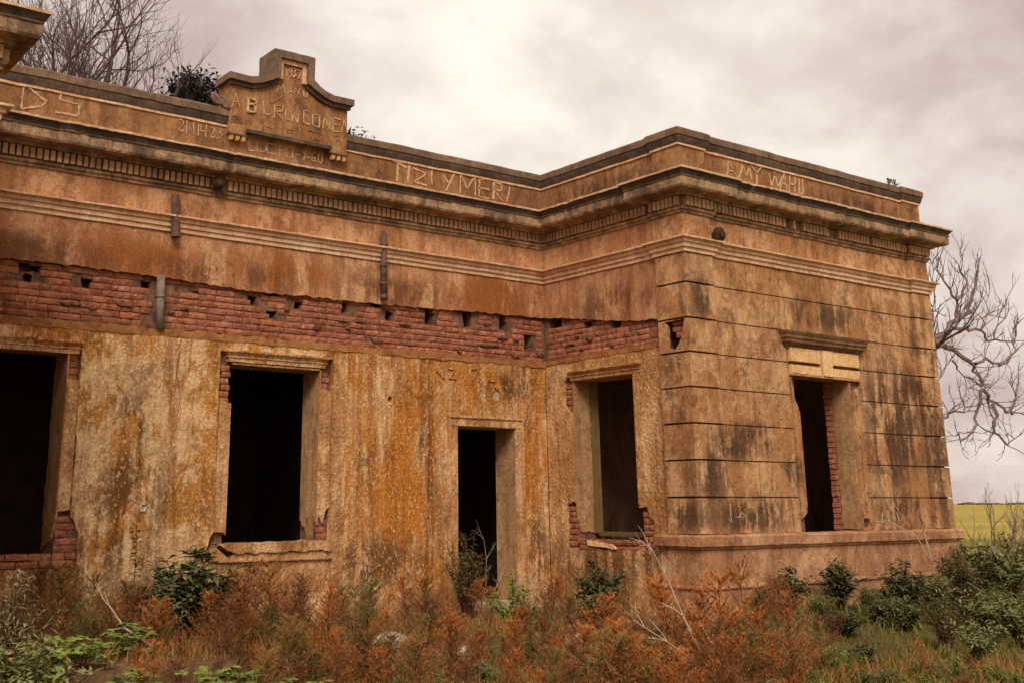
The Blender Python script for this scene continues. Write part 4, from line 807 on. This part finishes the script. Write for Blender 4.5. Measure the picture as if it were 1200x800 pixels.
RUSTP = [[3.86,12.65,0.25,0.81],[4.22,12.65,0.25,0.84],[4.49,12.65,0.25,0.7],[3.73,11.48,0.25,0.54],[4.39,11.81,0.25,0.57],[6.24,12.4,0.25,0.79],[6.27,11.84,0.25,0.87],[6.7,12.05,0.25,0.72],[5.59,10.92,0.25,0.57],[5.1,10.47,0.25,0.54],[4.25,9.7,0.25,0.38],[4.55,9.49,0.25,0.45],[6.87,11.39,0.25,0.49],[5.97,9.44,0.25,0.9],[7.06,10.74,0.25,0.52],[6.83,10.0,0.25,0.49],[6.78,9.21,0.25,0.54],[7.08,9.91,0,0.48],[7.08,9.21,0,0.5],[8.95,10.37,0.25,0.46],[8.86,9.9,0.25,0.44],[8.38,8.94,0,0.81],[9.98,10.34,0,0.52],[7.93,8.58,0,0.54],[7.5,8.58,0,0.5],[10.3,10.1,0,0.49],[9.97,9.39,0,0.72],[9.2,8.34,0,0.89],[8.97,7.81,0,1.04],[9.12,7.7,0,1.23],[9.72,7.96,0,0.89],[11.52,9.2,0,0.57],[8.15,7.21,0,0.73],[8.05,6.75,0,0.77],[7.37,7.26,0,0.5],[7.3,6.82,0,0.54],[6.72,8.26,0,0.45],[6.17,8.14,0,0.43],[6.01,8.79,0,0.45],[5.96,9.41,0,0.55],[5.84,10.13,0,0.5],[5.27,9.61,0.25,0.47],[4.99,9.54,0,0.46],[4.21,9.58,0,0.44],[4.09,10.21,0,0.46],[3.89,9.38,0.25,0.39],[10.5,6.68,0,0.41],[7.86,8.0,0,0.62],[8.48,8.17,0,0.57],[7.84,9.35,0,0.56],[7.21,9.11,0,0.42],[6.01,10.19,0.25,0.67],[6.39,9.72,0,0.58],[6.59,9.36,0.25,0.57],[5.56,9.12,0,0.38],[6.59,7.34,0,0.45],[6.86,7.14,0,0.48],[7.37,6.32,0,0.46],[7.72,6.07,0,0.39],[8.77,5.29,0,0.36],[5.21,11.2,0.25,0.57],[4.96,9.18,0.25,0.38]]
random.seed(11); pts = list(RUSTP)
for x, y, z, h in RUSTP[:]:
    for k in range(2):
        nx, ny = x+random.gauss(0, .45), y+random.gauss(0, .42); nz = .25 if (ny > 10.35 and nx < 11.25) else 0
        if ny > 12.75 or (nx > 11.1 and ny > 9.95) or ny < 5.5: continue
        pts.append((nx, ny, nz, h*random.uniform(.4, .85)))
for k in range(54):
    nx = random.uniform(3.2, 11.1); ny = random.uniform(11.0, 12.7)
    if 9.5 < nx < 10.9 and ny > 12.2: continue
    pts.append((nx, ny, .25, random.uniform(.3, .65)))
for k in range(80):
    a = random.uniform(math.atan(.48), math.atan(1.2)); r = random.uniform(9.6, 13.2); nx, ny = r*math.sin(a), r*math.cos(a)
    if ny > 12.4 or (ny > 9.9 and nx > 11.1): continue
    pts.append((nx, ny, .25 if (ny > 10.35 and nx < 11.25) else 0, random.uniform(.35, .7)))
pts = [(x, y, z, h*(.95 if h < 1 else .95)) for x, y, z, h in pts][:298]
random.seed(12); TALL = max(pts, key=lambda p: p[3])
for p in pts:
    x, y, z, h = p
    if p is TALL: put('feathery_weed', RUSTM[0], x, y, z, h, 'tallest rust brown feathery weed standing before the corner of the wing', 'weed', 'rust brown feathery weeds in the yard', .8)
    elif random.random() < .17: put('feathery_weed', random.choice(OLIVEM), x, y, z, h*.85, 'olive green feathery weed standing among the rust brown ones', 'weed', 'olive feathery weeds in the yard', random.uniform(1, 1.5))
    else: put('feathery_weed', random.choice(RUSTM), x, y, z, h, 'rust brown feathery weed '+('on the walkway below the windows of the long wall' if y > 10.35 and x < 9.3 else 'before the doorway and the inner corner' if y > 9.6 else 'in the thicket in front of the corner of the wing' if x > 7.6 else 'in the foreground thicket before the long wall'), 'weed', 'rust brown feathery weeds in the yard', random.uniform(.95, 1.4))
def mk(fn, name, mats, *a, **k): return plant_mesh(fn(*a, **k), name, mats)
BUSHD = [mk(leafy, 'leafy_bush', ['dark_leaf', 'weed_stem'], 200+i, 26, 44, .16, .052, .5) for i in range(3)]
BUSHG = [mk(leafy, 'leafy_bush', ['green_leaf', 'weed_stem'], 220+i, 22, 44, .13, .036, .6) for i in range(4)]
BUSHY = [mk(leafy, 'leafy_bush', ['bright_leaf', 'weed_stem'], 240+i, 14, 36, .15, .035, .5) for i in range(2)]
BUSHW = [mk(leafy, 'leafy_bush', ['grey_leaf', 'weed_stem'], 250+i, 20, 40, .09, .016, .38) for i in range(2)]
BUSHO = mk(leafy, 'leafy_bush', ['olive_dark_leaf', 'weed_stem'], 255, 30, 60, .08, .018, .42)
STALK = mk(stalky, 'leafy_stalk', ['dark_leaf', 'weed_stem'], 260); ROS = [mk(rosette, 'broad_leaved_weed', ['bright_leaf', 'weed_stem'], 270+i) for i in range(2)]
put('leafy_bush', BUSHD[0], 5.42, 12.3, .25, 1.15, 'dark green leafy bush growing against the wall left of the middle window', 'bush', wide=1.15)
put('leafy_bush', BUSHD[1], 5.1, 12.1, .25, .72, 'smaller dark bush at the left foot of the bush by the middle window', 'bush', wide=1.1)
put('leafy_bush', BUSHG[1], 5.75, 12.2, .25, .78, 'green bush under the left end of the middle window sill', 'bush', wide=.8)
put('leafy_stalk', STALK, 4.86, 12.6, .25, 1.2, 'thin upright leafy stalk against the wall between the two left windows', 'plant', wide=.9)
put('leafy_bush', BUSHW[0], 2.95, 10.0, .2, 1.12, 'grey green bush cut by the left edge of the view, tallest there', 'bush')
put('leafy_bush', BUSHG[2], 2.68, 8.8, 0, .95, 'green bush at the lower left corner nearest the viewer', 'bush')
put('leafy_bush', BUSHW[1], 3.2, 11.2, .25, .9, 'grey green bush under the sill of the leftmost window', 'bush')
for i, (x, y, z, h) in enumerate([(3.37, 10.36, .25, .36), (3.67, 10.46, .25, .32), (3.05, 9.9, .05, .36), (4.3, 9.03, 0, .44), (4.53, 8.86, 0, .42), (4.31, 11.05, .25, .36), (3.9, 9.7, 0, .36), (4.9, 8.4, 0, .34)]):
    put('broad_leaved_weed', ROS[i % 2], x, y, z, h, 'low broad leaved green weed in the left foreground', 'weed', 'low broad leaved weeds at the left', .95)
put('leafy_bush', BUSHY[0], 5.5, 9.79, .2, .42, 'small bright green tuft among the red weeds below the middle window', 'bush')
put('leafy_bush', BUSHO, 9.3, 12.3, .25, 1.2, 'grey green bush against the wall just left of the doorway', 'bush', wide=.85)
put('leafy_bush', BUSHY[1], 8.95, 10.94, .25, .72, 'light green bush with long leaves in front of the doorway', 'bush', wide=1.0)
put('leafy_bush', BUSHG[0], 8.7, 10.5, .25, .5, 'low green bush left of the long leaved bush at the doorway', 'bush')
put('leafy_bush', BUSHD[2], 10.36, 10.9, .25, .82, 'dark green bush under the window of the return wall', 'bush', wide=.95)
put('leafy_bush', BUSHG[3], 9.95, 10.6, .25, .55, 'small green bush in the inner corner beside the dark one', 'bush')
for x, y, h, lab, M in ((12.45, 9.72, .66, 'dark little bush against the base of the wing left of its window', BUSHD[0]), (13.5, 9.72, .7, 'dark bush against the base of the wing below its window', BUSHD[1]), (13.5, 9.3, .36, 'low green bush in front of the dark one below the wing window', BUSHG[0]), (12.6, 9.4, .34, 'low green bush at the foot of the wing left of its window', BUSHG[1]), (14.05, 9.1, .8, 'dark upright bush before the right half of the wing base', BUSHD[2]), (13.4, 8.85, .5, 'mid green bush in the grass before the wing window', BUSHG[2])):
    put('leafy_bush', M, x, y, 0, h, lab, 'bush')
random.seed(64)
for k in range(34):
    a = random.uniform(math.atan(1.12), math.atan(1.9)); r = random.uniform(9.6, 13.6); x, y = r*math.sin(a), r*math.cos(a)
    if y > 9.4: continue
    put('leafy_weed', random.choice([BUSHY[0], BUSHY[1], BUSHG[1]]), x, y, 0, random.uniform(.14, .26), 'low green weed in the grass before the wing', 'weed', 'low green weeds in the grass before the wing', 1.9)
random.seed(63)
for k in range(26):
    x = random.uniform(11.6, 16.4); y = random.uniform(8.6, 9.85); put('leafy_weed', random.choice([BUSHG[0], BUSHG[3], BUSHY[0], BUSHD[2], BUSHO]), x, y, 0, random.uniform(.22, .42), 'low green weed in the strip along the base of the wing', 'weed', 'green weeds along the base of the wing', random.uniform(1.0, 1.5))
for i, (x, y, h, lab) in enumerate([(15.5, 9.2, 1.15, 'tall green bush at the right end of the wing base'), (16.9, 9.66, 1.33, 'tall green bush just past the right corner of the wing'), (16.6, 9.12, 1.3, 'broad green bush in front of the bushes at the right corner'), (13.9, 7.5, 1.05, 'green bush nearest the right edge of the yard'), (13.15, 8.05, .8, 'mid height green bush in the right foreground thicket'), (12.4, 7.2, .72, 'low green bush low in the right foreground'), (14.7, 9.14, .82, 'green bush against the right part of the wing base'), (14.8, 8.4, .95, 'green bush in the middle of the right thicket'), (18.2, 9.9, 1.3, 'green bush behind the right thicket towards the field'), (17.6, 8.9, 1.2, 'green bush at the right edge of the view below the fence post'), (15.7, 8.2, .9, 'lower green bush in the thicket at the right edge'), (19.5, 10.3, 1.2, 'far green bush where the thicket meets the field')]):
    put('leafy_bush', BUSHG[i % 4] if i % 4 else BUSHO, x, y, 0, h*.82, lab, 'bush', wide=1.15)

random.seed(58); SM = [BUSHY[0], BUSHG[1], BUSHY[1], BUSHG[2], BUSHD[1]]
for k in range(64):
    a = random.uniform(math.atan(.34), math.atan(1.75)); r = random.uniform(8.6, 13.6); x, y = r*math.sin(a), r*math.cos(a)
    if y > 12.7 or (y > 9.9 and x > 11.1): continue
    put('leafy_weed', random.choice(SM), x, y, .25 if (y > 10.35 and x < 11.3) else 0, random.uniform(.2, .42), 'small green leafy weed among the rusty weeds of the yard', 'weed', 'small green weeds in the yard', 1.3)

# bare dry stalks
def twig(mb, p, d, L, r, depth, spread=.6, mi=0, n=4, sides=4, up=0., kids=(2, 3), shr=.68, tail=.5, wob=.22):
    pts = [p.copy()]; dirs = [d.copy()]
    for i in range(n):
        d = rand_dir(d+Vector((0, 0, up)), wob); p = p+d*L/n; pts.append(p.copy()); dirs.append(d.copy())
    mb.tube(pts, [r*(1-(1-tail)*i/n) for i in range(n+1)], sides, False, mi)
    if depth <= 0: return
    for k in range(random.randint(*kids)):
        i = random.randint(max(1, n//2-1), n); twig(mb, pts[i], rand_dir(dirs[i], spread), L*shr*random.uniform(.75, 1.15), r*tail*1.1, depth-1, spread, mi, n, max(3, sides-1), up, kids, shr, tail, wob)
    twig(mb, pts[-1], dirs[-1], L*shr, r*tail, depth-1, spread, mi, n, max(3, sides-1), up, kids, shr, tail, wob)
def stalk(name, label, base, limbs, r, mat, depth=1, cat='dry branch'):
    b = MB()
    for l in limbs:
        pts = [Vector(q) for q in l]; b.tube(pts, [r*(1-.7*i/(len(pts)-1)) for i in range(len(pts))], 5, False)
        for i in range(1, len(pts)):
            for k in range(2): twig(b, pts[i], rand_dir((pts[i]-pts[i-1]).normalized(), .7), .16, r*.4, depth, .7, n=3, sides=3)
    o = b.build(name, mat, None, base); return tag(o, label, cat)
random.seed(31)
stalk('dry_stalk', 'pale dry forked stalk leaning left among the red weeds before the corner', (8.72, 7.75, 0), [[(8.72, 7.75, 0), (8.62, 7.78, .3), (8.50, 7.86, .62), (8.36, 7.9, .95), (8.22, 7.95, 1.22)], [(8.72, 7.75, 0), (8.52, 7.75, .22), (8.22, 7.82, .42), (8.02, 7.9, .55)], [(8.74, 7.75, 0), (8.75, 7.75, .38)]], .014, 'dry_stalk')
stalk('dry_stalk', 'thin bare grey twigs beside the bush at the left of the doorway', (9.55, 12.3, .25), [[(9.5, 12.3, .25), (9.6, 12.3, .6), (9.66, 12.35, .95), (9.62, 12.35, 1.2)], [(9.5, 12.3, .25), (9.78, 12.3, .6), (9.93, 12.3, .85)], [(9.5, 12.3, .25), (9.85, 12.25, .5), (10.05, 12.2, .6)]], .008, 'weed_stem_grey', 1)
stalk('dry_stalk', 'dry arching stalk against the base of the wing at its right end', (15.6, 9.6, 0), [[(15.6, 9.6, 0), (15.55, 9.6, .8), (15.3, 9.65, 1.2), (14.7, 9.7, 1.42), (14.2, 9.7, 1.48)], [(15.55, 9.6, .8), (15.5, 9.65, 1.25), (15.35, 9.65, 1.5)]], .012, 'dry_stalk', 0)
stalk('dry_stalk', 'pale fallen stalk lying across the weeds at lower left', (4.5, 10.9, .3), [[(4.5, 10.9, .35), (4.25, 11.0, .52), (4.12, 11.1, .72), (4.05, 11.1, .8)]], .012, 'dry_stalk', 0)
for i, (x, y, h, lab) in enumerate([(20.2, 11.2, 1.75, 'bare dark shrub against the yellow field just right of the wing'), (21.6, 11.3, 1.55, 'bare thorny shrub at the right edge against the field'), (22.6, 11.6, 1.4, 'thin bare shrub beside the fence post at the right edge')]):
    b = MB(); random.seed(60+i)
    for k in range(3): twig(b, Vector((x+random.uniform(-.1, .1), y, 0)), rand_dir(Vector((random.uniform(-.4, .3), 0, 1)), .15), h*.55, .028, 3, .75, n=4, sides=4, up=.12, shr=.6)
    tag(b.build('bare_shrub', 'bark', None, (x, y, 0), kind=None), lab, 'shrub')
b = MB(); b.box(24.7, 24.82, 12.95, 13.07, -.2, 1.32, .01); tag(b.build('fence_post', 'bark', None, (24.76, 13.0, 0)), 'weathered wooden post in the field at the right edge', 'fence post')

# plant on the parapet
random.seed(5); b = MB()
for k in range(16):
    p = Vector((16.35+random.uniform(-.16, .16), 10.1, 6.63)); d = rand_dir(Vector((random.uniform(-.5, .5), 0, 1)), .3); e = p+d*random.uniform(.06, .13); b.tube([p, e], [.004, .003], 3, False, 1)
    for q in range(4): leaf(b, p.lerp(e, random.uniform(.3, 1)), rand_dir(d, .9), .05, .022)
tag(b.build('parapet_weed', ['evergreen_leaf', 'weed_stem'], None, (16.35, 10.1, 6.63)), 'tiny weed sprouting on the coping near the right end of the roof', 'weed')

# ------------------------------------------------------------------ trees
random.seed(77)
tree = link('bare_tree', None); tree.location = (7.6, 24.5, 0); tag(tree, 'leafless tree with upright twigs rising behind the parapet at upper left', 'tree')
b = MB(); tb = Vector((7.6, 24.5, 0)); b.tube([tb, tb+Vector((.1, 0, 2.5)), tb+Vector((-.05, 0, 6))], [.34, .27, .24], 9); b.build('trunk', 'red_bark', tree)
b = MB()
for a, tx, tz, L in ((-2.0, .5, .2, 4.6), (-1.2, -.5, .2, 4.8), (.1, .7, .2, 4.8), (-1.6, 0, 0, 4.6), (-.9, .2, .3, 4.8), (-.3, -.4, .2, 5.0), (.2, .3, .1, 4.6), (.75, 0, 0, 4.3), (1.1, .2, -.3, 3.9), (-2.4, .3, -.2, 4.4), (.5, -.9, 0, 4.4), (-.6, .9, 0, 4.6), (1.6, .3, -.4, 3.4)):
    d = Vector((a*.42, tx*.8, 1.15+tz)).normalized(); twig(b, tb+Vector((a*.1, 0, 5.6)), d, L*.98, .10, 4, .8, n=6, sides=6, up=.13, kids=(3, 4), shr=.57, tail=.43, wob=.34)
print('tree faces', len(b.f)); b.build('crown', 'red_bark', tree)
random.seed(91)
LIMBS = [[[25.09,15.0,5.32],[25.75,15.0,5.57],[26.44,15.0,6.01],[27.12,15.0,6.35],[27.49,15.0,6.97],[27.73,15.0,7.48]],[[26.44,15.0,6.01],[26.61,15.0,6.49],[26.09,15.0,6.91],[25.92,15.0,7.36]],[[26.54,15.0,6.48],[27.01,15.0,6.9],[27.03,15.0,7.53]],[[26.04,15.0,5.72],[26.73,15.0,5.8],[27.43,15.0,5.8],[27.9,15.0,5.62],[28.85,15.0,5.68],[29.3,15.0,6.14]],[[25.09,15.0,5.32],[25.66,15.0,5.32],[26.27,15.0,5.24],[27.04,15.0,4.92],[27.23,15.0,4.56],[27.26,15.0,4.35]],[[27.26,15.0,4.35],[27.0,15.0,3.89],[26.61,15.0,3.32],[26.08,15.0,3.08],[25.97,15.0,3.28]],[[27.26,15.0,4.35],[27.61,15.0,4.02],[27.5,15.0,3.35]],[[27.61,15.0,4.02],[27.57,15.0,3.35],[28.13,15.0,3.04],[28.38,15.0,3.24]],[[27.26,15.0,4.35],[27.81,15.0,4.03],[28.48,15.0,3.81],[29.22,15.0,3.79]],[[28.48,15.0,3.81],[28.71,15.0,4.24],[28.7,15.0,4.56]],[[24.63,15.0,3.31],[25.27,15.0,3.55],[25.77,15.0,3.71],[26.32,15.0,3.87],[27.02,15.0,3.97]],[[27.05,15.0,4.97],[27.66,15.0,5.09],[28.33,15.0,5.03],[28.95,15.0,5.4],[29.13,15.0,5.79]],[[26.03,15.0,4.98],[26.48,15.0,4.64],[27.2,15.0,4.41]],[[24.95,15.0,4.25],[25.44,15.0,4.57],[25.87,15.0,4.91]],[[27.43,15.0,5.8],[27.83,15.0,6.33],[28.16,15.0,6.91]],[[28.07,15.0,5.64],[28.48,15.0,6.17],[28.73,15.0,6.53]],[[25.17,15.0,5.77],[25.62,15.0,6.18],[25.69,15.0,6.76],[25.65,15.0,7.28]]]
tree = link('bare_tree', None); tree.location = (24.0, 15.1, 0); tag(tree, 'leafless tree with drooping crooked limbs beyond the right corner', 'tree')
b = MB(); b.tube([(24.0, 15.1, 0), (23.9, 15.2, 2), (24.2, 15.1, 3.6), (24.4, 15.05, 4.9)], [.34, .28, .25, .2], 9); b.build('trunk', 'bark', tree)
b = MB(); b.tube([(24.4, 15.05, 4.8), (24.8, 15, 5.15), (25.1, 15, 5.32)], [.17, .14, .12], 7); b.tube([(24.05, 15.1, 3.0), (24.4, 15, 3.2), (24.63, 15, 3.31)], [.1, .07, .05], 6)
for li, l in enumerate(LIMBS):
    pts = []
    for i, (p, q) in enumerate(zip(l, l[1:])):
        for k in range(3):
            t = k/3; v = Vector(p).lerp(Vector(q), t)
            if i+k: v += Vector((random.gauss(0, .035), random.gauss(0, .05), random.gauss(0, .035)))
            v.y += .0; pts.append(v)
    pts.append(Vector(l[-1])); n = len(pts)
    r0 = {0: .09, 4: .085, 8: .05}.get(li, .045 if li < 12 else .026)
    b.tube(pts, [r0*(1-.75*i/(n-1)) for i in range(n)], 6, False)
    for i in range(2, n):
        for k in range(1 if i % 3 or li in (5, 6, 7, 8) else 2):
            d = rand_dir((pts[i]-pts[i-1]).normalized()+Vector((0, 0, .5 if li not in (5, 6, 7) else -.1)), .75)
            twig(b, pts[i], d, random.uniform(.25, .5), .014, 2, .55, n=4, sides=3, up=.08, kids=(1, 1), shr=.62, tail=.6, wob=.3)
for a in (2.0, 3.1, 4.0): twig(b, Vector((24.35, 15.05, 4.7)), Vector((math.cos(a), math.sin(a), .3)).normalized(), 1.5, .08, 3, .7, n=5, sides=5, up=.05, shr=.62)
b.build('crown', 'bark', tree)
def evergreen(x, y, h, r, seed, label, n=2600, extra=()):
    random.seed(seed); t = link('evergreen_tree', None); t.location = (x, y, 0); tag(t, label, 'tree', 'evergreen trees behind the parapet')
    b = MB(); b.tube([(x, y, 0), (x+.1, y, h*.5), (x, y, h*.9)], [.25, .16, .05], 7); b.build('trunk', 'bark', t)
    b = MB(); cl = []
    for k in range(46):
        z = random.uniform(.42, 1); rr = r*math.sin(math.pi*min(1, (1.08-z)*1.35))**.6; a = random.uniform(0, 6.283); q = rr*random.random()**.5; cl.append((Vector((x+math.cos(a)*q, y+math.sin(a)*q, h*z)), random.uniform(.25, .55)))
    for dx, z in extra: cl.append((Vector((x+dx, y+random.uniform(-.6, .2), z)), .42))
    for c, s in cl:
        b.tube([Vector((x, y, c.z-.5)), c], [.03, .012], 3, False, 1)
        for q in range(n//46):
            p = c+Vector((random.gauss(0, s*.5), random.gauss(0, s*.5), random.gauss(0, s*.4))); leaf(b, p, rand_dir(Vector((0, 0, .4)), 1), random.uniform(.14, .28), .07, 0, .4)
    b.build('crown', ['evergreen_leaf', 'bark'], t)
evergreen(10.2, 24.0, 10.7, 1.3, 3, 'dark evergreen with its top showing left of the pediment', 12000, [(-.5, 10.9), (-.1, 11.3), (.25, 11.35), (.6, 11.15), (.9, 10.9), (.5, 10.7), (-.7, 10.6), (0, 10.9), (1.1, 10.6), (-.3, 11.1)])
evergreen(14.3, 24.0, 10.5, 1.0, 8, 'dark evergreen just showing right of the pediment', 5000, [(-.25, 10.75), (.05, 10.6), (-.4, 10.6), (.3, 10.35)])
evergreen(6.6, 22.5, 9.9, 1.1, 14, 'dark evergreen low behind the parapet at the far left', 2200)

# ------------------------------------------------------------------ grass and undergrowth
rng = np.random.default_rng(5)
def wedge(n, r0, r1):
    a = rng.uniform(math.atan(.12), math.atan(2.6), n); r = np.sqrt(rng.uniform(r0*r0, r1*r1, n)); x, y = r*np.sin(a), r*np.cos(a)
    ok = ~((y > 10.0) & (x > 11.25) & (x < 17.15)) & ~((y > 12.95) & (x < 17.15)) & ~((x < 2.5) & (y > 10)); return x[ok], y[ok]
def grass(name, n, r0, r1, h0, h1, w, mat, label, seed, dens=None):
    x, y = wedge(n, r0, r1)
    if dens is not None:
        keep = rng.random(len(x)) < dens(x, y); x, y = x[keep], y[keep]
    k = len(x); z = np.where((y > 10.35) & (x < 11.3), .25, -.02)+np.array([gz(p, q) for p, q in zip(x, y)]); h = rng.uniform(h0, h1, k)*(.7+.6*rng.random(k)); a = rng.uniform(0, 6.283, k); lean = rng.normal(0, .45, (k, 2))*h[:, None]
    wx, wy = np.cos(a)*w*.5, np.sin(a)*w*.5; V = np.empty((k, 5, 3))
    V[:, 0] = np.stack([x-wx, y-wy, z], 1); V[:, 1] = np.stack([x+wx, y+wy, z], 1)
    V[:, 2] = np.stack([x-wx*.7+lean[:, 0]*.35, y-wy*.7+lean[:, 1]*.35, z+h*.55], 1); V[:, 3] = np.stack([x+wx*.7+lean[:, 0]*.35, y+wy*.7+lean[:, 1]*.35, z+h*.55], 1)
    V[:, 4] = np.stack([x+lean[:, 0], y+lean[:, 1], z+h*.95], 1); o = np.arange(k)[:, None]*5
    F = np.concatenate([o+np.array([[0, 1, 3]]), o+np.array([[0, 3, 2]]), o+np.array([[2, 3, 4]])], 0)
    me = bpy.data.meshes.new(name); me.vertices.add(k*5); me.vertices.foreach_set('co', V.reshape(-1)); me.loops.add(F.size); me.loops.foreach_set('vertex_index', F.reshape(-1).astype(np.int32))
    me.polygons.add(len(F)); me.polygons.foreach_set('loop_start', np.arange(0, F.size, 3, dtype=np.int32)); me.update(); me.materials.append(MATS[mat])
    tag(link(name, me), label, None, None, 'stuff')
pn = lambda x, y, s=.9, o=0.: np.array([noise.noise(Vector((a*s+o, b_*s, 2.2+o))) for a, b_ in zip(x, y)])
grass('grass', 90000, 5, 16, .04, .15, .011, 'grass_blade', 'short mixed green and straw grass covering the yard', 1, lambda x, y: np.clip(.55+.5*pn(x, y), .15, 1)*np.where((y > 10.3) & (x < 11.3), .25, 1))
grass('undergrowth', 60000, 5, 14, .06, .22, .016, 'undergrowth_leaf', 'matted rusty and green undergrowth between the larger weeds', 2, lambda x, y: np.clip(.5+.9*pn(x, y, .8, 5.)-.25*np.clip((x/y-1.05)*3, 0, 1.4), 0, 1))
grass('field_grass', 60000, 16, 60, .08, .22, .03, 'grass_blade', 'grass of the open field near the house', 3)
random.seed(44); b = MB()
hx = [(-400+i*22) for i in range(110)]
for i, x in enumerate(hx):
    y = 900+random.uniform(-30, 30); h = random.uniform(1.2, 3.2)*(2.4 if random.random() < .1 else 1); w = random.uniform(10, 16); n = 7
    vs = []
    for k in range(n+1): t = k/n; hh = h*(.55+.45*math.sin(math.pi*t))*random.uniform(.75, 1.1); vs += [(x-w+2*w*t, y, -1), (x-w+2*w*t, y, hh), (x-w+2*w*t, y+8, hh*.8), (x-w+2*w*t, y+8, -1)]
    b.add(vs, [(k*4+j, (k+1)*4+j, (k+1)*4+j+1, k*4+j+1) for k in range(n) for j in range(3)])
tag(b.build('distant_hedge', 'far_hedge'), 'thin dark hedge line along the far horizon', None, None, 'stuff')
